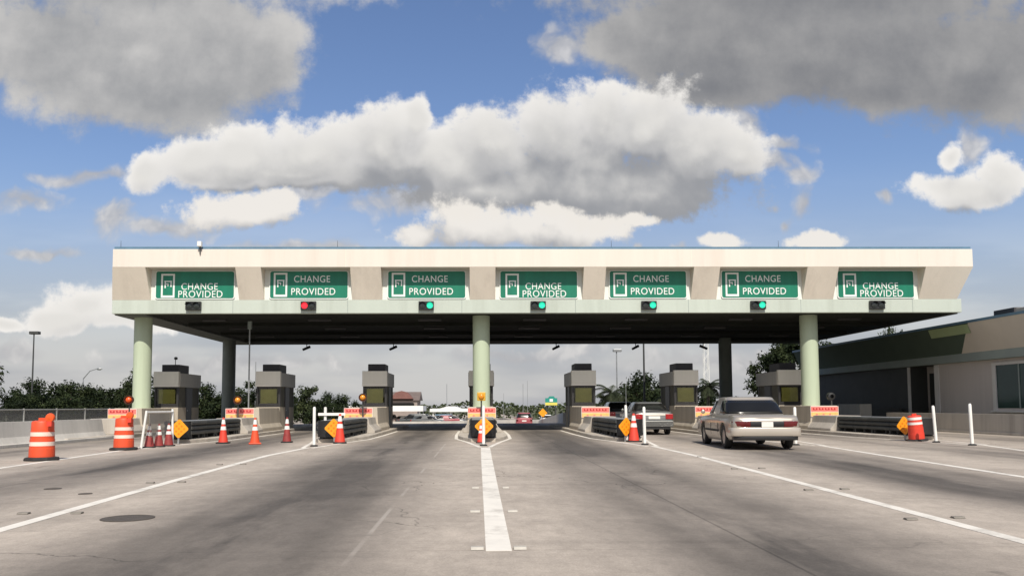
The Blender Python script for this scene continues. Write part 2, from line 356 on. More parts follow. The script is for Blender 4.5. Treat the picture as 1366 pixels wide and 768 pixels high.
# ------------------------------------------------------------------ ground, road, markings
def sheet(name, xs, ys, dz, mat):
    mb = MB(); nx = len(xs)
    vs = [(x, y, gz(y)+dz) for y in ys for x in xs]
    fs = [(j*nx+i, j*nx+i+1, (j+1)*nx+i+1, (j+1)*nx+i) for j in range(len(ys)-1) for i in range(nx-1)]
    mb.add(vs, fs); o = mb.build(name, mat, smooth=60); return tag(o, kind='structure')
ysn = [-60, 0, 20, 40, 58] + [60 + 4*i for i in range(34)]
sheet('ground', [-1500, -300, -60, 0, 60, 300, 1500], ysn + [260, 400, 800, 1600, 3000], -.008, M['ground'])
sheet('road', [-15.4, 0, 22.1], [-60, 0, 30, 58] + [60 + 4*i for i in range(11)], 0, M['road'])
sheet('far_road', [-70, 0, 16], [104 + 4*i for i in range(24)] + [260, 420], 0, M['road'])
tag(MB().box(-60, -17.6, 30, 60, -.3, .0).build('parking_apron', M['road']), kind='structure')

def stripe(pts, w, name='lane_line'):
    mb = MB(); sweep_box(mb, pts, w, .001, .005); tag(mb.build(name, M['line']), kind='structure')
stripe([(.03,7.4),(.05,14),(.07,20),(.10,25.7)], [.235,.25,.27,.29], 'centre_stripe')
for cx, near, w in ((-11.0, [(-9.7,4),(-10.4,16)], .17), (-5.55, [(-4.95,3),(-5.26,8.85),(-5.55,14.5),(-5.8,22)], .17), (5.45, [(4.75,3),(5.02,7.7),(5.2,12.5),(5.5,21)], .17),
                    (10.85, [(9.1,4),(9.62,14.4),(10.3,21)], .17), (16.1, [(13.2,3),(14.3,16),(15.0,22)], .17)):
    stripe(near + [(cx*1.005, 26.2)], w)
for cx in (-11.0, -5.55, .08, 5.45, 10.85, 16.1):
    for sg in (-1, 1):
        stripe([(cx + sg*.16, 26.0), (cx + sg*.6, 29.6), (cx + sg*1.08, 32.6), (cx + sg*1.18, 37), (cx + sg*1.18, 43)], .13)

# ------------------------------------------------------------------ canopy
XL, XR = -17.8, 23.95
ZT, ZC, ZB, ZS = 8.83, 7.96, 6.49, 5.83
YC, YF, YR = 38.5, 39.25, 58.6
can = thing('toll_canopy', 'long cream and pale green flat toll plaza canopy on round columns', 'canopy', (0,0,0))
MB().box(XL+.3, XR, YC, YC+.9, ZC, ZT).build('cornice', M['cream'], can, bevel=.02)
MB().box(XL, XR-.2, YF, YF+.35, ZS, ZB).build('lower_band', M['mint'], can, bevel=.015)
MB().box(XL+.33, XR-.03, YC+.1, YR, ZT+.003, ZT+.13).build('roof_coping', M['blue'], can)
SIGNX = [-13.82, -8.35, -2.63, 2.87, 8.2, 13.72, 19.5]
hw = 2.13
for k in range(7):
    x = -12.0 + 5.55*k
    MB().box(x, x+.022, YC-.002, YC+.02, ZC+.01, ZT-.03).build('panel_joint', M['tan'], can); MB().box(x, x+.022, YF-.002, YF+.02, ZS+.01, ZB-.01).build('panel_joint', M['bldg_band'], can)
cuts = [XL] + [v for x in SIGNX for v in (x-hw, x+hw)] + [XR]
for i in range(0, len(cuts), 2):
    mb = MB().prism([(YC+.002, ZC-.002), (YF, ZB+.002), (YF+.3, ZB+.002), (YF+.3, ZC-.002)], cuts[i], cuts[i+1])
    if i == 0: mb.v[0] = (XL+.3, *mb.v[0][1:])
    if cuts[i+1] == XR: mb.v[5] = (XR-.42, *mb.v[5][1:]); mb.v[6] = (XR-.42, *mb.v[6][1:])
    mb.build('sloped_fascia', M['tan'], can)
for x in SIGNX: MB().box(x-hw+.003, x+hw-.003, YF+.02, YF+.28, ZB+.003, ZC-.003).build('sign_recess', M['recess'], can)
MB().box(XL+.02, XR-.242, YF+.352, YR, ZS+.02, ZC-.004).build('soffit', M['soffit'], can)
for b_ in ((XL, XR-.2, YR+.002, YR+.3, ZS-.02, ZT), (XL-.02, XL+.018, YF+.36, YR, ZS-.04, ZT-.02), (XR-.24, XR-.2, YF+.36, YR, ZS-.04, ZT-.02)):
    MB().box(*b_).build('edge_beam', M['soffit_edge'], can)
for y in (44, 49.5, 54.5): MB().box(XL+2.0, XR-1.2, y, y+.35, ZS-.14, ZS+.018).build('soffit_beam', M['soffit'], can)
for x in SIGNX:
    for y in (42.2, 46.8, 52.2): MB().box(x-.6, x+.6, y-.16, y+.16, ZS-.06, ZS+.019).build('light_fitting', M['ac'], can)
MB().box(XL+.02, XL+1.5, YF+.36, YR-.01, ZS-.05, ZS+.019).build('lit_soffit_margin', M['soffit_edge'], can)  # lighter colour stands in for light reaching the left soffit edge
for x, y, mt_ in ((-16.9,40.8,'col_green'),(.06,40.8,'col_green'),(16.75,40.8,'col_green'),(-16.8,54.6,'col_shade'),(.06,54.6,'col_shade'),(16.7,54.6,'col_shade')):
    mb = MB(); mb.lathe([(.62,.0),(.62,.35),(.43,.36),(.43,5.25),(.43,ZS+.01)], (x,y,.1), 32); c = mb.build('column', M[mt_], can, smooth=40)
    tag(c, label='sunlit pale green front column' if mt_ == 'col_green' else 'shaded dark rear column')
for x in (-17.3, -6.9, 6.4, 14.6):
    MB().cyl((x, YC+.4, ZT+.1), (x, YC+.4, ZT+.5), .014, .006, 6).build('lightning_rod', M['pole'], can)

# lane signs
def text_mesh(body, w, h, ex=.006):
    cu = bpy.data.curves.new('t', 'FONT'); cu.body = body; cu.size = 1; cu.offset = .002; cu.extrude = .01; cu.space_character = 1.08
    o = bpy.data.objects.new('t', cu); COL.objects.link(o); bpy.context.view_layer.update()
    me = bpy.data.meshes.new_from_object(o.evaluated_get(bpy.context.evaluated_depsgraph_get()))
    bpy.data.objects.remove(o); bpy.data.curves.remove(cu)
    xs = [v.co.x for v in me.vertices]; ys = [v.co.y for v in me.vertices]
    x0, x1, y0, y1 = min(xs), max(xs), min(ys), max(ys)
    for v in me.vertices:
        v.co = ((v.co.x-x0)/(x1-x0)*w, -v.co.z*ex/.01 if abs(v.co.z) > 1e-6 else 0, (v.co.y-y0)/(y1-y0)*h)
    return me
S = 27.5
W_, H_ = 3.84, 1.40
lay = {'spread': dict(em=(6/S, 24/S, 3/S, 36/S), ch=(33/S, 48/S, 22.5/S), pr=(29.5/S, 59/S, 5.5/S)),
       'low': dict(em=(8/S, 26/S, 2/S, 34/S), ch=(35/S, 47/S, 12.5/S), pr=(31/S, 57/S, 2.2/S))}
tch = text_mesh('CHANGE', 48/S, 9/S); tpr = text_mesh('PROVIDED', 58.5/S, 9.2/S)
for t_ in (tch, tpr): t_.materials.append(M['white'])
def rrect(mb, x0, x1, z0, z1, r, y0, y1, n=5):
    pts = []
    for cx, cz, a0 in ((x1-r, z1-r, 0), (x0+r, z1-r, 90), (x0+r, z0+r, 180), (x1-r, z0+r, 270)):
        for k in range(n+1):
            a = R(a0 + 90*k/n); pts.append((cx + r*math.cos(a), cz + r*math.sin(a)))
    mb.prism(pts, y0, y1, 'y')
SL = ['green CHANGE PROVIDED sign above the unlit signal at the canopy end over the orange drums',
      'green CHANGE PROVIDED sign directly above the red lane signal',
      'green CHANGE PROVIDED sign just left of the central column, next to the red signal bay',
      'green CHANGE PROVIDED sign with low lettering just right of the central column',
      'green CHANGE PROVIDED sign with spread lettering above the dark car and silver car lane',
      'green CHANGE PROVIDED sign above the champagne sedan, left of the right front column',
      'green CHANGE PROVIDED sign above the unlit signal at the canopy end beside the building']
for i, x in enumerate(SIGNX):
    k = 'low' if i in (0, 3, 6) else 'spread'; la = lay[k]
    t = thing('lane_sign', SL[i], 'sign', (x - W_/2 + (.03 if k == 'spread' else .0), YF-.005, ZB+.03), 0, 'change provided signs on the canopy front')
    mb = MB(); rrect(mb, 0, W_, 0, H_, .13, -.03, .02); mb.build('sign_border', M['white'], t)
    mb = MB(); rrect(mb, .045, W_-.045, .045, H_-.045, .1, -.036, -.031); mb.build('sign_panel', M['sign'], t)
    x0, x1, z0, z1 = la['em']; z1 = min(z1, H_-.12); fw = .085
    mb = MB()
    mb.box(x0, x1, -.046, -.037, z0, z0+fw*1.25); mb.box(x0, x1, -.046, -.037, z1-fw, z1); mb.box(x0, x0+fw, -.046, -.037, z0+fw*1.25+.001, z1-fw-.001); mb.box(x1-fw, x1, -.046, -.037, z0+fw*1.25+.001, z1-fw-.001)
    mb.build('emblem_frame', M['white'], t)
    mb = MB(); cx = (x0+x1)/2; zz = z0 + (z1-z0)*.66
    mb.box(cx-.17, cx+.19, -.046, -.037, zz, zz+.055); mb.box(cx-.16, cx-.10, -.046, -.037, zz-.30, zz-.001); mb.box(cx+.12, cx+.18, -.046, -.037, zz-.24, zz-.001)
    mb.box(cx-.02, cx+.03, -.046, -.037, zz-.2, zz-.07); mb.box(cx-.099, cx-.021, -.046, -.037, zz-.12, zz-.075)
    mb.build('emblem_figure', M['white'], t)
    for nm, me, (lx, lw, lz) in (('lettering', tch, la['ch']), ('lettering', tpr, la['pr'])):
        o = bpy.data.objects.new(nm, me); COL.objects.link(o); o.parent = t; o.location = (lx, -.043, lz)
# lane signals
SGX = [-13.86, -8.32, -2.62, 2.83, 8.25, 13.62, 19.5]
GL = ['dark unlit lane signal under the change sign nearest the drums', 'lane signal showing red light on canopy edge', 'lane signal showing green, first left of the central column',
      'lane signal showing green, first right of the central column', 'lane signal showing green above the dark and silver cars', 'lane signal showing green above the champagne sedan', 'dark unlit lane signal at canopy end beside the building']
for i, x in enumerate(SGX):
    t = thing('lane_signal', GL[i], 'traffic signal', (x, YF-.004, ZS+.36), 0, 'lane signals on the canopy edge')
    MB().box(-.37, .37, -.16, 0, -.21, .21).build('housing', M['black'], t, bevel=.02)
    for sx, lit in ((-.18, 'red_lit' if i == 1 else None), (.18, 'green_lit' if i in (2,3,4,5) else None)):
        mb = MB(); mb.lathe([(.155,0),(.15,-.02),(.08,-.035),(.0,-.04)], (sx,-.161,0), 20, 'y', caps=False); mb.build('lens', M[lit or 'lens_off'], t, smooth=50)
        mb = MB(); n = 14
        for k in range(n):
            a0, a1 = R(20 + 140*k/n), R(20 + 140*(k+1)/n)
            q = [(sx+.172*math.cos(a), z_) for a, z_ in ()]
            p = lambda a, r, y: (sx + r*math.cos(a), y, r*math.sin(a))
            mb.add([p(a0,.165,-.162), p(a1,.165,-.162), p(a1,.165,-.3), p(a0,.165,-.3), p(a0,.178,-.162), p(a1,.178,-.162), p(a1,.178,-.3), p(a0,.178,-.3)],
                   [(0,1,2,3),(4,7,6,5),(2,6,7,3),(0,4,5,1),(0,3,7,4),(1,5,6,2)])
        mb.build('visor', M['black'], t)
# floodlight on the cornice
t = thing('floodlight', 'small white floodlight bracketed on the canopy top edge above first sign', 'floodlight', (-13.35, YC, ZT))
MB().cyl((0,-.05,-.25),(0,-.05,.12),.03).build('bracket', M['pole'], t)
mb = MB(); mb.box(-.1,.1,-.22,.0,.1,.34); mb.build('lamp_head', M['post'], t, bevel=.02)
# cameras hung from the rear soffit edge
for x, dx, lab in ((-12.35,-1,'dark camera hanging under the rear canopy edge, beside the second booth from the drums'), (-6.15,-1,'dark camera hanging under the rear canopy edge above the third booth gap'),
               (5.55,-1,'dark camera under the rear canopy edge right of the central column'), (11.3,-1,'dark camera under the rear canopy edge beside a tall light pole'), (16.2,1,'dark camera under the rear canopy edge touching the shaded rear column')):
    t = thing('security_camera', lab, 'camera', (x, YR-.5, ZS), 0, 'cameras under the rear canopy edge')
    MB().cyl((0,0,.0),(0,0,-.32),.03,n=8).build('bracket', M['pole'], t)
    mb = MB(); mb.cyl((dx*-.22,.1,-.22),(dx*.26,-.12,-.46),.1,.085,10); mb.build('camera_body', M['black'], t, smooth=40)

# ------------------------------------------------------------------ islands, booths, attenuators
IX = [-16.6, -11.1, -5.53, .06, 5.47, 10.9, 16.45]
booth_word = ['behind the column nearest the orange drums', 'under the red signal, second from the drums', 'between the red signal lane and the central column', 'hidden behind the central column',
              'right of the central column beside the exit sign', 'behind the silver car', 'behind the champagne sedan, in front of tall tree']
def make_booth():
    t = thing('toll_booth', 'x', 'toll booth', (0,0,0), 0, 'toll booths on the islands')
    w, l = .62, 3.15
    mb = MB(); mb.box(-w, w, 0, l, .15, 1.30); mb.build('base_wall', M['conc_tan'], t)
    for x in (-w, w-.1):
        for y in (0, 1.05, 2.0, l-.1): MB().box(x, x+.1, y, y+.1, 1.301, 2.37).build('corner_post', M['booth_frame'], t)
    for z0, z1 in ((1.301, 1.40), (2.29, 2.369)): MB().box(-w+.101, w-.101, 0.02, .09, z0, z1).build('window_rail', M['booth_frame'], t)
    mb = MB(); mb.box(-w+.1, w-.1, .05, .06, 1.402, 2.288); fg = mb.build('front_window', M['booth_glass'], t)
    mb = MB(); mb.box(-w+.19, w-.19, .075, .085, 1.5, 2.24); mb.build('blind', M['blind'], fg)
    mb = MB(); mb.box(-w+.12, w-.12, .03, .05, 1.41, 1.49); mb.build('window_sill', M['booth_frame'], fg)
    for x in (-w+.02, w-.05):
        MB().box(x, x+.03, .101, 1.049, 1.302, 2.37).build('side_panel', M['booth_int'], t); MB().box(x, x+.03, 2.101, l-.101, 1.302, 2.37).build('side_panel', M['booth_int'], t)
    MB().box(-w+.1, w-.1, l-.08, l-.02, 1.302, 2.37).build('rear_wall', M['booth_int'], t); MB().box(-.25,.3, 1.3, 2.0, 1.302, 1.75).build('counter', M['booth_int'], t)
    for x in (-w-.012, w-.02):
        mb = MB(); mb.box(x, x+.032, 1.16, 1.99, .2, 2.36); d = mb.build('side_door', M['booth_frame'], t)
        MB().box(x-.02, x+.05, 1.25, 1.35, 1.1, 1.16).build('door_handle', M['steel'], d)
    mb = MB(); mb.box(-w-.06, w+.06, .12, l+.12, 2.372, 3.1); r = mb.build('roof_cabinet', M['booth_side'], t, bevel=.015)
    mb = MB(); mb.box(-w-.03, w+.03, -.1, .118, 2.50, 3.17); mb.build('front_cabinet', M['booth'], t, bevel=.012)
    mb = MB(); mb.box(-w-.035, w+.035, -.106, .116, 2.374, 2.498); mb.build('light_strip', M['booth_trim'], t)
    mb = MB(); mb.box(-.42, .5, .40, 1.85, 3.101, 3.56); mb.build('air_conditioner', M['ac'], r, bevel=.03)
    mb = MB()
    for k in range(6): mb.box(-.38, .45, .375, .398, 3.20+.055*k, 3.225+.055*k)
    mb.build('grille', M['booth_frame'], r)
    return t
booth0 = make_booth()
for i, x in enumerate(IX):
    b = booth0 if i == 0 else dup(booth0, (0,0,0))
    b.location = (x + (.0 if i else .2), 42.7, 0); b['label'] = 'grey toll booth with olive front window, ' + booth_word[i]
t = thing('mast_lamp', 'small lamp on thin mast atop the booth nearest the drums', 'lamp', (IX[0]+.3, 43.6, 3.56)); MB().cyl((0,0,0),(0,0,.3),.02,n=8).build('mast', M['pole'], t); MB().lathe([(.02,-.08),(.09,-.05),(.09,.05),(.02,.08)], (0.02,0,.36), 12).build('lamp_head', M['pole'], t, smooth=40)

def island(x):
    pts = [(x-1.0, 33), (x-.75, 31), (x-.45, 29.9), (x+.45, 29.9), (x+.75, 31), (x+1.0, 33), (x+1.0, 52), (x+.6, 53.5), (x-.6, 53.5), (x-1.0, 52)]
    mb = MB(); mb.prism(pts, -.05, .14, 'z'); tag(mb.build('kerbed_island', M['curb'], bevel=.03), kind='structure')
for i, x in enumerate(IX):
    if i: island(x)
    else:
        mb = MB(); mb.prism([(x-1.2, 31), (x+1.0, 31), (x+1.0, 52), (x-1.0, 52)], -.05, .14, 'z'); tag(mb.build('kerbed_island', M['curb'], bevel=.03), kind='structure')

def make_block():
    t = thing('crash_block', 'x', 'concrete barrier', (0,0,0), 0, 'concrete crash blocks in front of the booths')
    prof = [(-.85,.141),(-.85,.25),(-.62,.5),(-.55,.82),(.55,.82),(.62,.5),(.85,.25),(.85,.141)]
    mb = MB(); mb.prism(prof, 36.0, 38.55, 'y'); mb.build('low_wall', M['conc'], t, bevel=.02)
    mb = MB(); mb.prism([(-.8,.141),(-.8,.3),(-.68,.5),(-.64,1.27),(.64,1.27),(.68,.5),(.8,.3),(.8,.141)], 38.552, 42.55, 'y'); mb.build('tall_wall', M['conc_tan'], t, bevel=.02)
    return t
block0 = make_block()
wd = ['beside the column nearest the drums', 'behind the three spaced cones', 'behind the white gate and orange cone', 'under the central column', 'left of the dark car', 'hidden behind the champagne sedan', 'under the right front column']
for i, x in enumerate(IX):
    b = block0 if i == 0 else dup(block0, (0,0,0)); b.location = (x, 0, 0); b['label'] = 'weathered concrete crash block on island, ' + wd[i]
def make_board():
    t = thing('warning_board', 'x', 'warning board', (0,0,0), 0, 'red and orange warning boards on the crash blocks')
    MB().box(-.67, .67, -.03, 0, 0, .50).build('board_panel', M['post'], t)
    MB().box(-.655, .655, -.036, -.031, .25, .485).build('red_band', M['board_red'], t)
    MB().box(-.655, .655, -.036, -.031, .02, .23).build('orange_band', M['board_orange'], t)
    mb = MB()
    for k in range(4):
        x = -.56 + k*.29
        mb.box(x, x+.22, -.043, -.037, .325, .355); mb.box(x, x+.06, -.043, -.037, .356, .425); mb.box(x+.15, x+.21, -.043, -.037, .356, .425)
    mb.build('lettering', M['board_dark'], t)
    for k in range(3): MB().box(-.42+k*.32, -.34+k*.32, -.043, -.037, .07, .15).build('mark', M['board_red'], t)
    return t
board0 = make_board()
for i, x in enumerate(IX):
    b = board0 if i == 0 else dup(board0, (0,0,0)); b.location = (x + (-.25 if i < 3 else .0), 38.54, .74)
    b['label'] = 'red and orange warning board on concrete block ' + wd[i]

def make_attenuator():
    t = thing('crash_cushion', 'x', 'crash cushion', (0,0,0), 0, 'dark crash cushions at the island noses')
    for sg in (-1, 1):
        mb = MB()
        for k in range(4):                               # overlapping corrugated rails
            y0 = 29.95 + k*1.52; o = .46 + .012*(k % 2)
            for j in range(3):
                z = .30 + j*.17
                mb.prism([(sg*o, z), (sg*(o+.055), z+.045), (sg*(o+.055), z+.11), (sg*o, z+.155), (sg*(o-.02), z+.155), (sg*(o-.02), z)], y0, y0+1.56, 'y')
        mb.build('side_rail', M['atten'], t)
    for k in range(5): MB().box(-.43, .43, 30.1+k*1.45, 30.2+k*1.45, .141, .80).build('diaphragm', M['atten'], t)
    mb = MB(); mb.box(-.42, .42, 30.21, 35.95, .76, .805); mb.build('top_cover', M['steel'], t)
    mb = MB(); pts = [(.47*math.cos(a), 29.95 - .3*math.sin(a)) for a in [PI*k/10 for k in range(11)]]; mb.prism(pts, .2, .8, 'z'); mb.build('nose', M['black'], t, smooth=40)
    mb = MB()
    for k in range(7):
        for sg in (-1, 1): mb.cyl((sg*.36, 30.2+k*.9, .08), (sg*.36, 30.2+k*.9, .3), .05, n=8)
    mb.build('leg', M['black'], t)
    return t
att0 = make_attenuator()
def make_diamond():
    t = thing('hazard_marker', 'x', 'hazard sign', (0,0,0), 0, 'orange diamond hazard markers')
    h = .33; mb = MB(); rr = []
    for k in range(4):
        a = PI/2*k + PI/2
        for da in (-.09, .09): rr.append((h*math.cos(a+da), h*math.sin(a+da)))
    mb.prism(rr, -.012, .012, 'y'); mb.build('diamond_plate', M['dia'], t)
    mb = MB()
    for i in range(3):
        for j in range(3):
            u, v = (i-1)*.13, (j-1)*.13; mb.cyl(((u-v)*.72, -.02, (u+v)*.72), ((u-v)*.72, -.0125, (u+v)*.72), .035, n=10)
    mb.build('reflector_buttons', M['dia2'], t)
    mb = MB(); mb.box(-.03,.03,.0125,.04,-.62,.2); mb.build('post', M['steel'], t)
    return t
dia0 = make_diamond()
an = ['', 'beside the three spaced cones', 'behind the white gate and orange cone', 'at the end of the wide centre stripe', 'left of the silver car', 'hidden by the champagne sedan', 'beside the leaning red drum']
first = True
for i, x in enumerate(IX):
    if i == 0: continue
    a = att0 if first else dup(att0, (0,0,0)); a.location = (x, 0, 0); a['label'] = 'dark ribbed crash cushion on island nose, ' + an[i]
    d = dia0 if first else dup(dia0, (0,0,0)); d.location = (x + (0,.22,.2,0.03,-.22,0,-.98)[i], 29.45, .54 if i != 3 else .58); d['label'] = 'orange diamond hazard marker on crash cushion, ' + an[i]
    d.rotation_euler = (0, (0,.05,-.04,0,.06,0,-.08)[i], (0,0,.0,0,.5,0,.25)[i])
    first = False

# beacons
def beacon(x, y, z, lab, square=False, lens='amber', post_z=.8, rz=0, case='beacon'):
    t = thing('warning_beacon', lab, 'beacon', (x, y, z), rz, 'amber warning beacons on the islands')
    if square:
        MB().box(-.2,.2,-.06,.08,-.2,.2).build('case', M['yellow'], t, bevel=.03)
        MB().lathe([(.14,0),(.13,-.04),(.07,-.07),(0,-.08)], (0,-.061,0), 16, 'y', caps=False).build('lens', M[lens], t, smooth=60)
    else:
        mb = MB(); mb.lathe([(.09,.12),(.175,.1),(.19,0),(.185,-.1),(.17,-.1),(.16,-.02),(.02,-.01)], (0,0,0), 20, 'y', caps=False); mb.build('case', M[case], t, smooth=40)
        MB().lathe([(.135,-.02),(.12,-.08),(.07,-.12),(0,-.135)], (0,0,0), 18, 'y', caps=False).build('lens', M[lens], t, smooth=60)
    MB().cyl((0,.05,-.19),(0,.05,post_z-z),.035,n=8).build('post', M['pole'], t)
beacon(-15.05, 35.0, 1.63, 'orange warning beacon beside the column nearest the drums', lens='amber_red', post_z=.82)
beacon(-11.3, 38.0, 1.63, 'amber warning beacon above the board behind the spaced cones', post_z=.82)
beacon(-5.5, 38.0, 1.73, 'amber warning beacon left of the third booth window', post_z=.82)
beacon(.04, 38.2, 1.76, 'square yellow beacon on the central column', square=True, post_z=.82)
beacon(16.95, 38.9, 1.72, 'dark unlit beacon right of the right front column', lens='lens_off', post_z=1.28, rz=PI, case='black')

# thin pole by the second booth
t = thing('conduit_pole', 'thin grey pole rising to the canopy left of the second booth', 'pole', (-11.95, 42.1, .14)); MB().cyl((0,0,0),(0,0,5.4),.04,n=8).build('pole_shaft', M['steel'], t); MB().box(-.09,.09,-.09,.09,5.2,5.6).build('junction_box', M['bldg_band'], t)

# ------------------------------------------------------------------ drums, cones, delineators
def make_drum(body, bandm, bands):
    t = thing('traffic_drum', 'x', 'traffic drum', (0,0,0), 0, 'orange traffic drums')
    MB().lathe([(.40,0),(.42,.02),(.40,.07),(.31,.085)], (0,0,0), 8).build('base_ring', M['rubber'], t)
    prof = [(.295,.085),(.29,.30),(.285,.305),(.28,.52),(.272,.525),(.268,.73),(.26,.735),(.255,.93),(.24,.965),(.16,.985)]
    MB().lathe(prof, (0,0,0), 28).build('drum_body', M[body], t, smooth=35)
    rad = lambda z: .297 - .044*(z-.085)/.85
    for z0, z1 in bands: MB().lathe([(rad(z0)+.004,z0),(rad(z1)+.004,z1)], (0,0,0), 28, caps=False).build('reflective_band', M[bandm], t, smooth=60)
    MB().box(-.1,.1,-.02,.02,.98,1.05).build('handle', M[body], t)
    return t
drum0 = make_drum('orange', 'band', ((.36,.46),(.60,.70))); drum0.location = (-11.0, 20.5, .005); drum0['label'] = 'orange traffic drum with lamp, nearest the camera on the left'
drum1 = dup(drum0, (-11.05, 25.3, .005), .6, 'orange traffic drum beside the small white gate frame')
drum2 = make_drum('cone_red', 'bandw', ((.64,.74),(.82,.92))); drum2['label'] = 'leaning red drum with white bands beside the diamond marker on the right'
drum2.location = (15.58, 28.85, .005); drum2.scale = (.9,.9,.93); drum2.rotation_euler = (0, -.09, .2)
for x, y, lab in ((-10.72, 20.3, 'orange lamp on the top of the nearest drum'), (-10.80, 25.1, 'orange lamp on the drum beside the gate frame')):
    t = thing('barricade_lamp', lab, 'lamp', (x, y, .87), 0, 'lamps on the drums')
    MB().box(-.06,.06,-.05,.05,-.02,.10).build('battery_case', M['cone_red'], t); MB().lathe([(.105,.04),(.115,0),(.10,-.04),(0,-.055)], (0,0,.19), 18, 'y').build('lens', M['amber_red'], t, smooth=40)

def make_cone(h=.92, r=.17, mat='cone_red', base='rubber'):
    t = thing('traffic_cone', 'x', 'traffic cone', (0,0,0), 0, 'traffic cones')
    MB().box(-.21,.21,-.21,.21,0,.045).build('cone_base', M[base], t, bevel=.015)
    q = lambda z: r + (.036-r)*(z/h)
    MB().lathe([(r,.045),(q(h*.5),h*.5),(.036,h),(.02,h+.005)], (0,0,0), 20).build('cone_body', M[mat], t, smooth=40)
    for a, b in ((.52,.66),(.75,.93)): MB().lathe([(q(h*a)+.005,h*a),(q(h*b)+.005,h*b)], (0,0,0), 20, caps=False).build('white_collar', M['bandw'], t, smooth=40)
    return t
cone0 = make_cone(); cone0.location = (-9.34, 29.6, .005); cone0['label'] = 'red orange cone with white collars in front of the dark crash cushion, nearest the diamond'
c = dup(cone0, (-8.01, 28.9, .005), .3, 'bright orange cone with orange base between the other two lane cones', None, {'cone_base': M['orange'], 'cone_body': M['orange']})
dup(cone0, (-7.14, 30.0, .005), .1, 'dark red cone before the dark lane, nearest the white posts', (.95,.95,1), {'cone_body': M['cone_dark']})
dup(cone0, (-5.07, 29.2, .005), .2, 'tall red cone beside the diamond marker and white gate', (1.12,1.12,1.13))
dup(cone0, (5.5, 29.3, .005), .1, 'red cone beside the diamond marker left of the silver car', (1.15,1.15,1.1))
dup(cone0, (-.03, 29.0, .005), .1, 'red cone behind the white post at the centre island', (.8,.8,.72))
for x, y, lab in ((-10.85, 26.75, 'dark red small cone stored in the gate frame, nearest the drum'), (-10.72, 27.2, 'dark red small cone in the middle of the gate frame'), (-10.60, 27.75, 'dark red small cone stored in the gate frame, nearest the diamond')):
    dup(cone0, (x, y, .005), .2, lab, (.92,.92,.82), {'cone_body': M['cone_dark']})

def make_post():
    t = thing('delineator_post', 'x', 'delineator post', (0,0,0), 0, 'white delineator posts')
    MB().lathe([(.13,0),(.12,.03),(.06,.05)], (0,0,0), 14).build('rubber_base', M['rubber'], t, smooth=40)
    MB().lathe([(.052,.05),(.05,.9),(.048,1.22),(.03,1.26)], (0,0,0), 14).build('tube', M['post'], t, smooth=40)
    return t
post0 = make_post(); first = True
for x, y, lab, tilt, sc in ((-5.55, 27.0, 'white delineator post standing left of the white gate arm', .0, 1.03), (.05, 26.9, 'white delineator post at the head of the centre stripe', 0, 1.05),
    (5.42, 27.0, 'white delineator post in front of the silver car', .01, 1.0), (5.3, 29.6, 'white post with thin whip beside the red cone near the silver car', .02, 1.05),
    (10.2, 26.3, 'white delineator post behind the sedan rear corner', 0, .98), (15.62, 27.7, 'white delineator post right of the leaning drum', .05, 1.0), (15.58, 25.6, 'white delineator post nearest the building window', .02, 1.05)):
    p = post0 if first else dup(post0, (0,0,0)); first = False
    p.location = (x, y, .005); p.rotation_euler = (0, -tilt, 0); p.scale = (1, 1, sc); p['label'] = lab
t = thing('whip_marker', 'thin grey whip rod rising above the red cone left of the silver car', 'rod', (5.32, 29.75, 0)); MB().cyl((0,0,0),(0,0,2.05),.014,.008,6).build('rod', M['steel'], t)
# gate arm near island three
t = thing('lane_gate', 'white post gate with short horizontal arm beside orange diamond', 'gate', (-5.8, 30.3, 0))
MB().lathe([(.12,0),(.11,.04),(.055,.05),(.055,1.28),(.0,1.3)], (0,0,0), 12).build('gate_post', M['post'], t, smooth=40)
MB().box(-.25,.75,-.09,-.055,.98,1.08).build('gate_arm', M['post'], t)
# small gate frame by the drum
t = thing('gate_frame', 'white two post frame with mesh panel beside the second drum', 'gate', (0,0,0))
MB().cyl((-10.93,26.3,0),(-10.80,26.35,1.2),.038,n=12).build('frame_post', M['post'], t, smooth=40)
MB().cyl((-10.60,28.1,0),(-10.63,28.12,1.25),.038,n=12).build('frame_post', M['post'], t, smooth=40)
MB().cyl((-10.8,26.35,1.15),(-10.62,28.1,1.15),.03,n=8).build('top_rail', M['post'], t)
MB().box(-.012,.012,0,1.7,.35,1.1).build('mesh_panel', M['link'], t, loc=(-10.72,26.4,0))

# ------------------------------------------------------------------ raised pavement markers, covers
def make_rpm():
    t = MB(); t.prism([(-.05,0),(-.025,.018),(.025,.018),(.05,0)], -.05, .05, 'x'); return t.build('pavement_marker', M['marker'])
rpm0 = make_rpm(); first = True
rd = MB(); rd.prism([(-.05,0),(-.025,.018),(.025,.018),(.05,0)], -.05, .05, 'x'); rpd = rd.build('pavement_marker', M['marker_dark'], loc=(5.45,20.5,.004)); tag(rpd, 'small pavement marker beside the long white line right of centre', 'pavement marker', 'markers along the right lane line')
centre = [(-.165,7.5,1.15,'bottom left'),(.225,7.5,1.15,'bottom right'),(-.19,10.1,1.2,'second left'),(.27,10.1,1.2,'second right'),(-.19,13.0,1.1,'third left'),(.29,13.0,1.0,'third right')]
for x, y, sc, w_ in centre:
    o = rpm0 if first else rpm0.copy()
    if not first: COL.objects.link(o)
    first = False; o.location = (x, y, .004); o.scale = (sc, 1.2, 1.2)
    tag(o, 'pale raised pavement marker beside the wide centre stripe, ' + w_ + ' one', 'pavement marker', 'pavement markers beside the centre stripe')
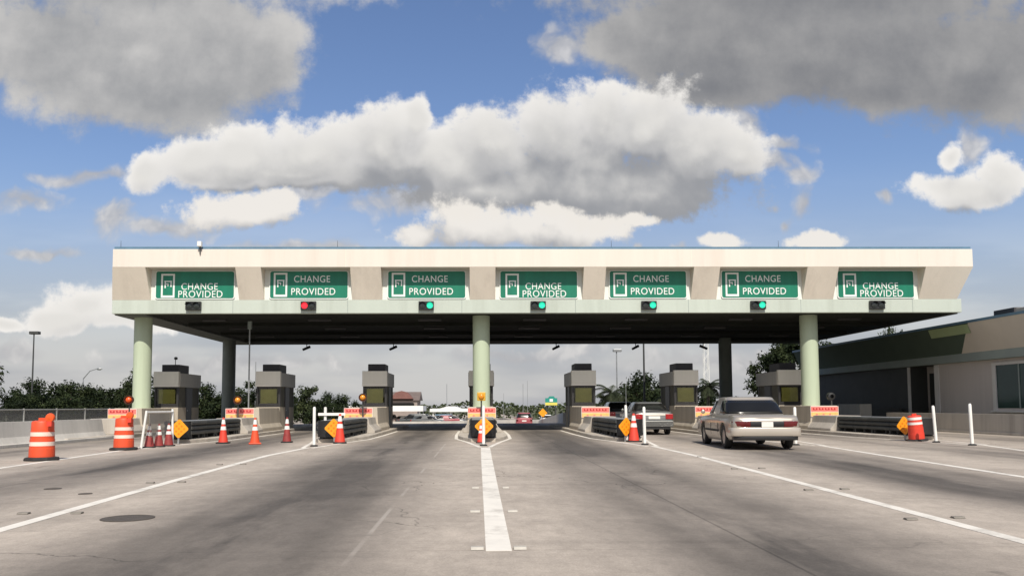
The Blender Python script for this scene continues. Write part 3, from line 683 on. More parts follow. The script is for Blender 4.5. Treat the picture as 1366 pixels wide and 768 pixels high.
for x, y in ((-5.75,10.2),(-5.1,10.2),(-5.8,14.2),(-5.3,14.3),(-6.0,18.6),(-5.5,18.7)):
    o = rpd.copy(); COL.objects.link(o); o.location = (x, y, .004); o.scale = (1.3,1,1); tag(o, 'small pavement marker beside the long white line left of centre', 'pavement marker', 'markers along the left lane line')
for x, y in ((4.75,9.2),(5.35,9.3),(4.9,12.4),(5.5,12.5),(5.1,16.6),(5.7,16.7)):
    o = rpd.copy(); COL.objects.link(o); o.location = (x, y, .004); o.scale = (1.3,1,1); tag(o, 'small pavement marker beside the long white line right of centre', 'pavement marker', 'markers along the right lane line')
for x, y, r_, lab in ((-4.28,9.73,.30,'large dark round manhole cover on the left lane'),(-7.0,13.3,.13,'small dark valve cover nearest the drum lane line'),(-6.1,12.5,.1,'small dark valve cover right of another cover'),(-5.2,8.05,.1,'small dark valve cover below the left white line')):
    mb = MB(); mb.lathe([(r_,0),(r_,.006),(r_*.93,.008),(r_*.9,.004),(0,.005)], (0,0,0), 28, caps=False); o = mb.build('manhole_cover', M['iron'], loc=(x,y,.0015)); tag(o, lab, 'manhole cover')

# ------------------------------------------------------------------ side walls, fence
mb = MB(); prof = [(-15.42,0),(-15.42,.10),(-15.72,.11),(-15.86,.32),(-15.96,.83),(-16.2,.83),(-16.3,.3),(-16.45,0)]
mb.prism(prof, -30, 34.5, 'y'); o = mb.build('barrier_wall', M['conc_grey']); tag(o, 'long grey concrete barrier wall behind the orange drums', 'barrier wall')
mb = MB(); mb.prism([(22.12,0),(22.12,.09),(22.2,.1),(22.22,.88),(22.5,.88),(22.55,0)], -20, 44, 'y'); o = mb.build('barrier_wall', M['conc']); tag(o, 'stained low concrete wall running along the building', 'barrier wall')
ft = thing('chain_link_fence', 'grey chain link fence above the left concrete wall', 'fence', (-22, 0, 0))
MB().box(-.008,.008,5,62,.15,1.2).build('mesh_panel', M['link'], ft)
for y in [6+3.05*k for k in range(19)]: MB().cyl((0,y,0),(0,y,1.28),.045,n=8).build('fence_post', M['fence_post'], ft)
MB().cyl((0,5,1.22),(0,62,1.22),.03,n=8).build('top_rail', M['fence_post'], ft)

# ------------------------------------------------------------------ administration building
bt = thing('plaza_building', 'low tan and green plaza office building beside the canopy', 'building', (0,0,0))
WX = 25.25
mb = MB(); mb.box(WX, 38, 20, 44.4, -.05, 3.5); mb.box(WX+1.0, 38, 44.402, 46.998, -.05, 3.5); wall = mb.build('wall', M['bldg_wall'], bt); MB().box(WX, 38, 47.0, 64, -.05, 3.5).build('shaded_link_wall', M['bldg_shade'], bt)
def fascia(y0, y1, z0, z1, x0, x1, ye0, ye1, mat, name):
    """sloped panel from (x0,z0) bottom to (x1,z1) top; far end runs from ye0 at the bottom to ye1 at the top"""
    v = []
    for dx in (0, .3):
        v += [(x0+dx, y0, z0), (x0+dx, ye0, z0), (x1+dx, ye1, z1), (x1+dx, y1, z1)]
    MB().add(v, [(0,1,2,3),(7,6,5,4),(0,4,5,1),(1,5,6,2),(2,6,7,3),(3,7,4,0)]).build(name, mat, bt)
fascia(20, 20, 3.92, 5.35, 24.9, 24.3, 41.3, 39.7, M['bldg_tan'], 'tan_fascia')
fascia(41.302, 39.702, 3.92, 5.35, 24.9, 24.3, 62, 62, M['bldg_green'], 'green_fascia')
MB().prism([(24.29,5.30),(24.46,4.86),(24.43,4.85),(24.26,5.29)], 39.75, 43.2, 'y').build('sunlit_green_strip', M['bldg_sunlit_green'], bt)  # sunlight on the fascia top, done as a lighter green panel
MB().box(24.9, 25.24, 20, 62, 3.50, 3.918).build('lower_band', M['bldg_band'], bt)
MB().box(24.28, 38, 20, 62.2, 5.352, 5.48).build('roof_coping', M['blue'], bt)
MB().box(24.7, 38, 20, 62, 3.502, 5.30).build('parapet_core', M['bldg_dark'], bt) if False else None
MB().box(25.3, 38, 20.1, 61.9, 3.503, 5.349).build('roof', M['bldg_dark'], bt)
MB().box(26.2, 27.6, 39.0, 40.6, 5.482, 6.05).build('roof_unit', M['ac'], bt, bevel=.03)
MB().box(26.0, 28.4, 34.6, 38.6, 5.482, 5.95).build('roof_housing', M['tan_box'], bt, bevel=.03)
d = MB().box(WX+.96, WX+.998, 44.7, 46.7, 0, 3.1).build('door', M['door'], bt); MB().box(WX+.9, WX+.958, 45.0, 45.06, 1.0, 1.3).build('handle', M['steel'], d)
MB().box(WX-.05, WX-.003, 44.0, 44.45, 0, 3.48).build('door_jamb', M['jamb'], bt); MB().box(WX-.05, WX-.003, 46.98, 47.25, 0, 3.48).build('door_jamb', M['jamb'], bt)
w_ = MB().box(WX-.02, WX-.004, 30.4, 39.1, 1.12, 3.2).build('window', M['bldg_glass'], bt)
mb = MB()
for y in (30.2, 39.1): mb.box(WX-.07, WX-.005, y, y+.28, 1.0, 3.34)
mb.box(WX-.07, WX-.005, 30.482, 39.098, 3.2, 3.34); mb.build('window_frame', M['jamb'], w_)
mb = MB()
for y in (32.1, 33.9, 35.6, 37.4): mb.box(WX-.05, WX-.021, y, y+.07, 1.12, 3.2)
mb.build('mullion', M['bldg_band'], w_)
MB().box(WX-.14, WX-.006, 30.2, 39.5, .92, .998).build('window_sill', M['jamb'], w_)
MB().box(WX-.2, WX-.06, 48, 62, 0, 1.1).build('plinth', M['bldg_dark'], bt)
mb = MB(); mb.box(22.2, 22.9, 47, 50, .0, 1.35); o = mb.build('utility_cabinet', M['booth_side'], bevel=.03); tag(o, 'grey utility cabinet behind the right striped warning board', 'cabinet')

# ------------------------------------------------------------------ cars
def catmull(rows, n):
    out = []
    for i in range(len(rows)-1):
        p0, p1, p2, p3 = rows[max(i-1,0)], rows[i], rows[i+1], rows[min(i+2,len(rows)-1)]
        for k in range(n):
            t = k/n
            out.append([.5*((2*b)+(c-a)*t+(2*a-5*b+4*c-d)*t*t+(-a+3*b-3*c+d)*t**3) for a,b,c,d in zip(p0,p1,p2,p3)])
    out.append(list(rows[-1])); return out
def make_car(name, label, paint, rows, cab, wheels, wr, tails, style):
    t = thing(name, label, 'car')
    rows = catmull(rows, 4); mb = MB(); ring = []
    for y, zb, wb, zm, wm, zs, ws, zt, wt, zc in rows:
        half = [(wb,zb),(wm-.01,zm-.12),(wm,zm),(ws,zs),(ws-.01,zs+(zt-zs)*.45),(wt+.02,zt-.02),(wt-.04,zt),(wt*.5,zc-.004)]
        ring.append([(x,y,z) for x,z in half] + [(0,y,zc)] + [(-x,y,z) for x,z in reversed(half)])
    n = len(ring[0]); vs = [p for r in ring for p in r]; fs = []
    for i in range(len(ring)-1):
        for j in range(n): fs.append((i*n+j, i*n+(j+1)%n, (i+1)*n+(j+1)%n, (i+1)*n+j))
    fs.append(tuple(range(n))); m_ = (len(ring)-1)*n; fs.append(tuple(range(m_+n-1, m_-1, -1)))
    mb.add(vs, fs); body = mb.build('body', M[paint], t, smooth=42)
    W = max(r[4] for r in rows)
    cut = MB()
    for wy in wheels:
        for sg in (-1, 1): cut.cyl((sg*(W-.26), wy, wr), (sg*(W+.2), wy, wr), wr+.075, n=24)
    cu = cut.build('cutter', M['rubber'])
    md = body.modifiers.new('cut', 'BOOLEAN'); md.object = cu; md.operation = 'DIFFERENCE'; md.solver = 'EXACT'
    bpy.context.view_layer.update()
    me = bpy.data.meshes.new_from_object(body.evaluated_get(bpy.context.evaluated_depsgraph_get()))
    body.modifiers.clear(); body.data = me; bpy.data.objects.remove(cu)
    for p in me.polygons: p.use_smooth = True
    me.set_sharp_from_angle(angle=R(42))
    # cabin: superellipse rings from belt to roof
    (yb0,yb1,wb,zb),(yt0,yt1,wt,zt) = cab
    def P(th, s, off=0):
        e = .34; c_, s_ = math.cos(th), math.sin(th)
        bul = math.sin(min(s,1)*PI)*.025
        w = wb+(wt-wb)*s + bul + off; y0 = yb0+(yt0-yb0)*s - bul - off; y1 = yb1+(yt1-yb1)*s + bul + off
        cx = (y0+y1)/2; hy = (y1-y0)/2
        return (w*math.copysign(abs(c_)**e, c_), cx + hy*math.copysign(abs(s_)**e, s_), zb+(zt-zb)*s)
    NN = 120; mb = MB(); vs = []; lev = [0,.15,.3,.5,.7,.85,.95]
    for s in lev: vs += [P(2*PI*k/NN, s) for k in range(NN)]
    for sc_, dz in ((.985,.03),(.93,.055),(.75,.07),(.4,.078)):
        for k in range(NN):
            p = P(2*PI*k/NN, .95); cy = (yt0+yt1)/2; vs.append((p[0]*sc_, cy+(p[1]-cy)*sc_, p[2]+dz*(zt-zb)/.45*.62))
    L_ = len(lev)+4; fs = [(i*NN+k, i*NN+(k+1)%NN, (i+1)*NN+(k+1)%NN, (i+1)*NN+k) for i in range(L_-1) for k in range(NN)]
    fs.append(tuple((L_-1)*NN+k for k in range(NN))); mb.add(vs, fs); mb.build('roof', M[paint], t, smooth=50)
    def pane(nm, a0, a1, s0, s1, par=t, off=.011):
        mb = MB(); nu, nv = 44, 5; vs = []
        for j in range(nv+1):
            for i in range(nu+1): vs.append(P(a0+(a1-a0)*i/nu, s0+(s1-s0)*j/nv, off))
        fs = [(j*(nu+1)+i, j*(nu+1)+i+1, (j+1)*(nu+1)+i+1, (j+1)*(nu+1)+i) for j in range(nv) for i in range(nu)]
        mb.add(vs, fs); o = mb.build(nm, M['car_glass'], par, smooth=60); sd = o.modifiers.new('thick', 'SOLIDIFY'); sd.thickness = .006; return o
    d = R
    pane('rear_window', d(-90-76), d(-90+76), style.get('rear_s0', .16), .86)
    pane('windscreen', d(90-72), d(90+72), .08, .86)
    for sg in (0, 1):
        f = (lambda a: PI-a) if sg else (lambda a: a)
        pane('side_window', f(d(-52)), f(d(-3)), .10, .82); pane('side_window', f(d(2)), f(d(50)), .10, .82)
    for wy in wheels:
        for sg in (-1, 1):
            x = sg*(W-.13)
            wh = MB().lathe([(wr*.62,-.1),(wr*.94,-.105),(wr,-.07),(wr,.07),(wr*.94,.105),(wr*.62,.1)], (x,wy,wr), 28, 'x', caps=False).build('wheel', M['rubber'], t, smooth=40)
            MB().lathe([(wr*.63,-.09),(wr*.6,sg*.05),(wr*.5,sg*.075),(wr*.2,sg*.06),(.03,sg*.085)], (x,wy,wr), 20, 'x').build('rim', M['rim'], wh, smooth=40)
    for nm, x0, x1, y0, y1, z0, z1, mt_ in tails:
        MB().box(x0,x1,y0,y1,z0,z1).build(nm, M[mt_], t, bevel=.012)
    def bar(nm, a0, a1, z0, z1, hw_, mt_, off=0, dep=.5, th=.07):
        """a strip that follows the rounded plan of the tail"""
        e = .36; n = 22; out = []; inn = []
        for k in range(n+1):
            a = R(a0+(a1-a0)*k/n); c_, s_ = math.cos(a), math.sin(a)
            for lst, o in ((out, off), (inn, off-th)): lst.append(((hw_+o)*math.copysign(abs(c_)**e, c_), dep-(dep+.03+o)*abs(s_)**e))
        zz = [(z0,-.012),(z0+.02,0),(z1-.02,0),(z1,-.012)]; vs = []; m = n+1
        for z, d_ in zz: vs += [(x*(1+d_*.6), y-d_*.8, z) for x, y in out]
        vs += [(x,y,z0) for x, y in inn] + [(x,y,z1) for x, y in inn]; fs = []
        for q in range(3): fs += [(q*m+k, q*m+k+1, (q+1)*m+k+1, (q+1)*m+k) for k in range(n)]
        fs += [(k, 4*m+k, 4*m+k+1, k+1) for k in range(n)] + [(3*m+k, 3*m+k+1, 5*m+k+1, 5*m+k) for k in range(n)] + [(4*m+k, 5*m+k, 5*m+k+1, 4*m+k+1) for k in range(n)]
        fs += [(0,m,2*m,3*m,5*m,4*m), (n,4*m+n,5*m+n,3*m+n,2*m+n,m+n)]
        MB().add(vs, fs).build(nm, M[mt_], t, smooth=50)
    for b_ in style.get('bars', ()): bar(*b_)
    for sg in (-1, 1):
        MB().lathe([(.02,0),(.065,.02),(.07,.07),(.04,.11)], (sg*(W+.06), yb1-.42, zb+.09), 12, 'y').build('wing_mirror', M[paint], t, smooth=50)
    for sg in (-1, 1):
        for y in style.get('doors', ()):   # shut lines and handles are modelled on each flank
            q = [(sg*(W-.012),.36),(sg*(W+.004),.50),(sg*(W+.003),.62),(sg*(W-.004),zb-.22)]
            mb = MB(); vs = [(x+d_, yy, z) for x, z in q for d_ in (0, -sg*.02) for yy in (y, y+.016)]
            mb.add(vs, [(4*k+a, 4*k+b, 4*k+4+b, 4*k+4+a) for k in range(3) for a, b in ((0,1),(1,3),(3,2),(2,0))] + [(0,1,3,2),(12,13,15,14)]); mb.build('door_seam', M['black'], t)
        for y in style.get('doors', ())[:-1]:
            MB().box(sg*(W+.006)-.012, sg*(W+.006)+.012, y+.1, y+.27, zb-.27, zb-.24).build('door_handle', M['chrome'], t)
        if len(style.get('doors', ())) > 2:
            MB().box(sg*(W+.006)-.012, sg*(W+.006)+.012, wheels[0]+.5, wheels[1]-.5, .47, .53).build('side_moulding', M['rubber'], t)
    return t
sed_rows = [(0.00,.40,.66,.50,.72,.64,.74,.85,.70,.87),(0.06,.36,.74,.50,.86,.66,.875,.905,.80,.925),(0.18,.33,.80,.50,.925,.68,.93,.945,.85,.965),(0.5,.27,.88,.5,.965,.74,.96,.965,.88,.985),(1.2,.22,.88,.5,.985,.77,.975,.965,.88,.985),(2.7,.20,.88,.5,.985,.77,.975,.955,.88,.975),
            (3.9,.20,.88,.5,.985,.75,.97,.93,.86,.965),(4.8,.24,.86,.5,.96,.72,.95,.89,.82,.94),(5.25,.28,.80,.5,.92,.66,.90,.80,.76,.84),(5.38,.36,.72,.5,.84,.62,.82,.72,.70,.74)]
sed = make_car('sedan', 'champagne sedan with full width dark red tail lamps approaching the booths', 'sed_paint', sed_rows, ((1.0,3.95,.88,.945),(1.72,3.0,.70,1.46)), (1.12,4.02), .335,
    [('licence_plate',-.16,.16,-.05,-.032,.625,.775,'plate')],
    {'doors': (1.75,2.75,3.75), 'rear_s0': .09, 'bars': [('tail_lamp',183,262,.635,.80,.935,'tail'),('tail_lamp',278,357,.635,.80,.935,'tail'),('lamp_panel',262.2,277.8,.64,.795,.932,'black'),
      ('bumper',181,359,.39,.615,.965,'chrome',.02),('lower_valance',184,356,.27,.395,.90,'black')]})
sed.scale = (1.04,1.03,1.05); sed.location = (8.22, 23.35, .005); sed.rotation_euler = (0,0,R(-4.5))
sil_rows = [(0.00,.38,.66,.50,.78,.66,.80,.93,.70,.95),(0.10,.32,.74,.50,.85,.68,.86,1.02,.76,1.04),(0.4,.27,.80,.5,.875,.75,.87,1.04,.80,1.07),(1.0,.22,.80,.5,.88,.78,.875,1.02,.80,1.04),(2.2,.20,.80,.5,.88,.78,.875,.97,.80,1.0),
            (3.2,.20,.80,.5,.88,.76,.87,.95,.79,.99),(4.0,.24,.78,.5,.86,.70,.85,.86,.74,.92),(4.38,.32,.70,.5,.8,.64,.78,.74,.68,.78),(4.45,.4,.62,.5,.72,.6,.7,.68,.6,.7)]
sil_t = [('tail_lamp',-.83,-.5,-.03,.16,.70,.93,'tail_bright'),('tail_lamp',.5,.83,-.03,.16,.70,.93,'tail_bright'),('bumper',-.84,.84,-.06,.09,.36,.62,'silver_paint'),('licence_plate',-.26,.26,-.03,-.012,.70,.83,'plate'),('trunk_badge_bar',-.5,.5,-.025,.03,.86,.90,'chrome'),('lower_valance',-.7,.7,-.02,.2,.25,.355,'black')]
sil = make_car('sedan', 'silver sedan with red corner lamps queueing ahead of the champagne sedan', 'silver_paint', sil_rows, ((.45,3.35,.80,1.0),(1.15,2.6,.60,1.45)), (.92,3.45), .315, sil_t, {'doors': (1.5,2.4,3.2)})
sil.location = (7.72, 36.0, .005); sil.rotation_euler = (0,0,R(-1.5))
dk = dup(sil, (8.0, 44.8, .005), 0, 'dark green car stopped at the booth ahead of the silver sedan', (1.02,1,1.03), {'body': M['dark_paint'], 'roof': M['dark_paint'], 'bumper': M['dark_paint'], 'wing_mirror': M['dark_paint']})
suv_rows = [(0.00,.45,.70,.55,.82,.75,.84,1.02,.78,1.04),(0.10,.40,.78,.55,.88,.78,.89,1.06,.82,1.08),(0.8,.32,.82,.55,.9,.8,.9,1.06,.83,1.08),(2.4,.3,.82,.55,.9,.8,.9,1.04,.83,1.06),(3.4,.3,.82,.55,.9,.8,.89,1.02,.82,1.05),(4.2,.34,.8,.55,.88,.75,.87,.96,.78,1.0),(4.55,.42,.7,.55,.8,.7,.78,.82,.7,.86)]
suv = make_car('sport_utility', 'dull red vehicle driving away beyond the booths', 'red_paint', suv_rows, ((.05,3.55,.84,1.04),(.35,2.9,.68,1.66)), (.9,3.5), .36,
    [('tail_lamp',-.86,-.66,-.03,.12,.75,1.0,'tail'),('tail_lamp',.66,.86,-.03,.12,.75,1.0,'tail'),('bumper',-.86,.86,-.07,.09,.42,.62,'red_paint'),('licence_plate',-.24,.24,-.03,-.012,.72,.85,'plate')], {'doors': (1.4,2.5)})
suv.location = (4.95, 88.0, gz(90)+.005); suv.rotation_euler = (R(-1.2),0,R(-2))
# parked cars far behind the median
park = [(-13.2,109,'white_roof','white'),(-10.9,112,'pole','black'),(-8.8,108.5,'silver_paint','silver'),(-6.6,112,'dark_paint','dark green'),(-4.6,110,'conc_grey','grey'),(-2.6,113,'red_paint','red'),(-12.0,120,'house_wall','tan'),(-9.3,122,'white_roof','white'),(-6.2,121,'silver_paint','silver'),(-3.6,123,'blue','blue')]
for k, (x, y, mt_, cn) in enumerate(park):
    src = sil if k % 3 else suv
    depth = 'front row' if y < 115 else 'back row'
    where = {0:'farthest from the central column',1:'beside a white one',2:'between black and dark green ones',3:'in the middle',4:'beside the red one',5:'nearest the central column',6:'at its far end',7:'beside the tan one',8:'between white and blue ones',9:'nearest the central column'}[k]
    c = dup(src, (x, y, gz(y+2)+.005), R(random.choice((90,-90,80,-100))), '%s car parked beyond the median, %s, %s' % (cn, depth, where), None, {'body': M[mt_], 'roof': M[mt_], 'bumper': M[mt_], 'wing_mirror': M[mt_]})
    c.rotation_euler = (0, 0, c.rotation_euler[2]); c['group'] = 'cars parked beyond the median'; c.name = 'parked_car'

# ------------------------------------------------------------------ beyond the plaza
mb = MB(); pts = [(-14, 96), (-8, 99), (-2, 103), (5, 112), (12, 125), (20, 150)]; sweep_box(mb, pts, .45, -.02, .82); o = mb.build('median_barrier', M['conc_grey']); tag(o, 'pale concrete median barrier running off beyond the plaza', 'barrier wall')
mb = MB(); sweep_box(mb, [(6.6, 62), (6.9, 80), (7.6, 100)], .4, -.02, .8); o = mb.build('roadside_barrier', M['conc_grey']); tag(o, 'grey concrete barrier right of the red vehicle', 'barrier wall')
def flat_canopy(x0, x1, y0, y1, z0, z1, lab, ridge=False):
    t = thing('white_canopy', lab, 'canopy', (0,0,0))
    if ridge:
        cx = (x0+x1)/2; MB().prism([(x0,z0),(x1,z0),(x1,z1),(cx+1.6,z1+.02),(cx+.5,z1+.38),(cx-.5,z1+.38),(cx-1.8,z1+.02),(x0,z1)], y0, y1, 'y').build('roof', M['white_roof'], t)
    else: MB().box(x0,x1,y0,y1,z0,z1).build('roof', M['white_roof'], t)
    for x in (x0+.5, (x0+x1)/2, x1-.5):
        for y in (y0+.4, y1-.4): MB().cyl((x,y,gz(y)-.1),(x,y,z0+.01),.1,n=8).build('leg', M['post'], t)
flat_canopy(-21.5, -8.0, 118, 126, .62, 1.42, 'white flat roofed shelter beyond the third booth, below the brown house')
flat_canopy(-7.6, -1.0, 128, 136, .45, .95, 'low white shelter with small hump left of the central column', True)
ht = thing('roadside_house', 'brown roofed house with reddish gable beyond the third booth', 'house', (0,0,0))
MB().box(-24,-15.6,210,222,gz(215),3.0).build('wall', M['house_wall'], ht)
r_ = MB().prism([(209.5,2.9),(222.5,2.9),(216,5.2)], -24.6, -15, 'x').build('roof', M['roof_brown'], ht)
MB().prism([(-22.6,3.3),(-16.6,3.3),(-18.2,5.0),(-19.6,5.35),(-21,5.0)], 209.0, 214, 'y').build('gable', M['roof_red'], r_)
MB().box(-23,-16.4,209.9,209.99,.6,2.2).build('window', M['car_glass'], ht)
st = thing('exit_sign', 'green roadside guide sign with yellow lower panel beyond the booths', 'road sign', (0,0,0))
MB().box(12.3,14.5,148,148.1,1.95,2.75).build('green_panel', M['ex_green'], st); MB().prism([(12.8,2.751),(14.1,2.751),(13.9,3.1),(13.1,3.1)],148,148.1,'y').build('top_tab', M['ex_green'], st)
MB().box(12.3,14.5,148,148.1,1.45,1.94).build('yellow_panel', M['ex_yellow'], st); MB().box(13.1,13.7,147.97,147.995,2.1,2.6).build('white_mark', M['white'], st)
for x in (12.6,14.2): MB().cyl((x,148.2,gz(148)-.1),(x,148.2,2.7),.12,n=8).build('sign_post', M['pole'], st)
ot = thing('roundish_sign', 'small orange warning sign beside the far road', 'road sign', (8.6, 108, gz(108))); MB().cyl((0,0,0),(0,0,1.3),.05,n=8).build('sign_post', M['pole'], ot)
MB().prism([(.6*math.cos(R(90*k)), 1.75+.6*math.sin(R(90*k))) for k in range(4)], -.03, .0, 'y').build('sign_plate', M['dia'], ot)
c = dup(sil, (9.6, 112, gz(114)+.005), 0, 'white car far down the road behind the orange sign', None, {'body': M['white_roof'], 'roof': M['white_roof'], 'bumper': M['white_roof'], 'wing_mirror': M['white_roof']}); c.name = 'parked_car'

def pole(x, y, top, lab, r=.09, head='box', mat='pole'):
    z0 = gz(y) - .1
    t = thing('light_pole', lab, 'light pole', (x, y, z0), 0, 'light poles around the plaza')
    MB().cyl((0,0,0),(0,0,top-z0),r,r*.6,10).build('pole_shaft', M[mat], t, smooth=40)
    if head == 'box': MB().box(-.35,.5,-.25,.25,top-z0-.05,top-z0+.22).build('lamp_head', M[mat], t, bevel=.04)
    elif head == 'cobra':
        MB().cyl((0,0,top-z0-.1),(.7,0,top-z0+.75),.06,.05,8).cyl((.7,0,top-z0+.75),(1.5,0,top-z0+1.0),.05,.045,8).build('arm', M[mat], t)
        MB().lathe([(.02,0),(.13,.12),(.15,.4),(.03,.65)], (1.4,0,top-z0+.97), 10, 'x').build('lamp_head', M[mat], t, smooth=40)
pole(-40.9, 75, 8.1, 'tall dark light pole above the trees on the left')
pole(-43.5, 90, 4.6, 'curved arm street lamp above trees near the first column', .07, 'cobra', 'steel')
pole(13.7, 80, 6.7, 'slim grey light pole above the palms', .09, 'box', 'steel')
pole(13.1, 64, 9.5, 'tall dark light pole rising behind the canopy near the palms', .09, 'none')
pole(-19.2, 70, 5.2, 'thin pole between the second column and second booth', .05, 'none', 'steel')
pole(-5.0, 130, 4.9, 'thin far pole right of the brown house', .07, 'none', 'steel')
for x, y, tp in ((-50,160,5.5),(-33,160,5.0),(3.0,190,4.5),(9.5,170,6.0),(12.3,200,7.5),(7.4,230,5)):
    pole(x, y, tp, 'thin distant light pole above the far horizon', .07, 'none', 'steel')
tw = thing('lattice_tower', 'pale lattice mast seen left of the shaded rear column', 'tower', (34.0, 120, gz(120)))
for sx in (-.45,.45):
    for sy in (-.45,.45): MB().cyl((sx,sy,0),(sx*.6,sy*.6,15),.05,.035,6).build('leg', M['post'], tw)
mb = MB()
for k in range(14):
    z = k*1.05; s0 = 1 if k % 2 else -1; q = .45*(1-.4*z/15)
    mb.cyl((-s0*q,-q,z),(s0*q,-q,z+1.05),.025,n=5); mb.cyl((-s0*q,q,z),(s0*q,q,z+1.05),.025,n=5)
mb.build('bracing', M['post'], tw)

# ------------------------------------------------------------------ trees
def crown_mesh(seed, h, rx, ry, z0, nclump, per, leaf, mat='leaf'):
    rnd = random.Random(seed); mb = MB(); cl = []
    for k in range(nclump):
        while True:
            p = Vector((rnd.uniform(-1,1), rnd.uniform(-1,1), rnd.uniform(-1,1)))
            if .25 < p.length < 1: break
        p *= rnd.uniform(.75, 1.05)
        cl.append((Vector((p.x*rx, p.y*ry, z0 + (h-z0)*(.5+.5*p.z))), rnd.uniform(.22,.42)*min(rx, (h-z0)*.6)))
    for c, r in cl:
        for j in range(per):
            d = Vector((rnd.gauss(0,1), rnd.gauss(0,1), rnd.gauss(0,1))).normalized()
            p = c + d*r*(rnd.random()**.4)*rnd.uniform(.7,1.15); p.z = max(p.z, .1)
            nrm = (d*1.0 + Vector((rnd.gauss(0,.6), rnd.gauss(0,.6), rnd.gauss(0,.6)+.5))).normalized()
            t = nrm.cross(Vector((rnd.gauss(0,1), rnd.gauss(0,1), rnd.gauss(0,1)))).normalized(); b = nrm.cross(t)
            s = leaf*rnd.uniform(.6,1.4)
            mb.add([p-t*s, p+b*s*.45+nrm*s*.1, p+t*s, p-b*s*.45], [(0,1,2,3)])
    return mb, cl
def make_tree(seed, h, rx, ry, nclump=22, per=75, leaf=.16, mat='leaf', z0f=.12, name='tree'):
    t = thing(name, 'x', 'tree', (0,0,0), 0, 'trees around the plaza')
    mb, cl = crown_mesh(seed, h, rx, ry, h*z0f, nclump, per, leaf)
    me = bpy.data.meshes.new('crown'); me.from_pydata(mb.v, [], mb.f); me.materials.append(M[mat])
    o = bpy.data.objects.new('crown', me); COL.objects.link(o); o.parent = t
    tb = MB(); tb.cyl((0,0,-.3),(0.05,0,h*.35),.16*h/5,.11*h/5,9); tb.cyl((.05,0,h*.35),(-.05,.05,h*.75),.11*h/5,.04*h/5,8)
    for c, r in cl[:9]:
        st = Vector((.02,0,h*random.uniform(.25,.5))); tb.cyl(st, c, .05*h/5, .015, 6)
    tb.build('trunk', M['trunk'], t, smooth=50); return t
T = [make_tree(11, 5, 2.4, 2.4, 40, 90, .17, z0f=.02), make_tree(12, 4.2, 2.7, 2.4, 42, 90, .17, z0f=.02), make_tree(13, 6, 2.8, 2.6, 46, 95, .18, z0f=.02), make_tree(14, 4.6, 2.2, 2.2, 36, 90, .17, 'leaf_pale', z0f=.02)]
used = [False]*4
def put(k, x, y, s, rz, lab, sz=None):
    o = T[k] if not used[k] else dup(T[k], (0,0,0)); used[k] = True
    o.location = (x, y, gz(y)); o.rotation_euler = (0,0,rz); o.scale = (s, s, sz or s); o['label'] = lab
rowlab = 'bushy dark green tree in the row behind the chain link fence'
put(2, -41.6, 66, 1.0, 0, 'tallest dark tree at the left edge of the photo')
x = -37.5; k = 0
while x < -24.5:
    put((0,1,3,1,0,3)[k % 6], x, 64 + (k % 3)*2.2, random.uniform(.58,.70), random.uniform(0,6.2), rowlab); x += random.uniform(.95,1.4); k += 1
for x, y, s in ((-36,71,.72),(-31,72,.7),(-27,71,.7),(-33.5,60,.55),(-29.5,60,.52),(-26,60.5,.55)): put(int(abs(x)) % 4, x, y, s, x, rowlab)
for j, (x, y, s) in enumerate(((-23.5,70,.7),(-21.4,68,.68),(-19.8,71,.64),(-18.0,69,.52),(-17.2,72,.55))): put(j % 4, x, y, s, j*1.3, 'dark tree seen low between the first and second booths')
put(1, -14.2, 74, .60, 1.0, 'dark shrubby tree just right of the second booth'); put(0, -13.0, 80, .62, 2.0, 'dark shrubby tree behind the three lane cones')
put(3, -17.4, 84, .9, .4, 'loose dark tree left of the third booth', .95); put(0, -15.2, 84, .5, 1.4, 'narrow dark tree beside the loose tree, before the third booth', .72)
for j, x in enumerate((-60,-52,-45)): put(j, x, 110, 1.3, j, 'distant dark tree seen above the left tree row')
for j, (x, y, s) in enumerate(((14.5,74,.95),(16.6,78,1.0),(19.0,80,1.05),(13.2,84,.75))): put((1,0,1,3)[j], x, y, s, j*1.1, 'dark round tree behind the queueing cars, %s' % ('beside the palm','under the slim pole','behind the silver car','nearest the exit sign')[j])
for j, (x, y, s) in enumerate(((22.5,78,.8),(25.0,80,.62),(27.5,82,.55))): put((0,3,1)[j], x, y, s, j, 'low dark tree near the rear column, %s' % ('left of it','partly hidden by it','right of it')[j])
big = make_tree(31, 8.2, 2.9, 2.7, 48, 110, .19, 'leaf', .12); big.location = (28.9, 72, gz(72)); big['label'] = 'large dark tree crown rising behind the last booth'
b2 = dup(big, (25.9, 71, gz(71)), 2.2, 'smaller dark tree joining the large crown behind last booth', (.78,.78,.83))
b3 = dup(big, (35, 68, 0), 1.2, 'olive tree peeking between the canopy edge and building roof', (.5,.5,.98), {'crown': M['leaf_pale']})
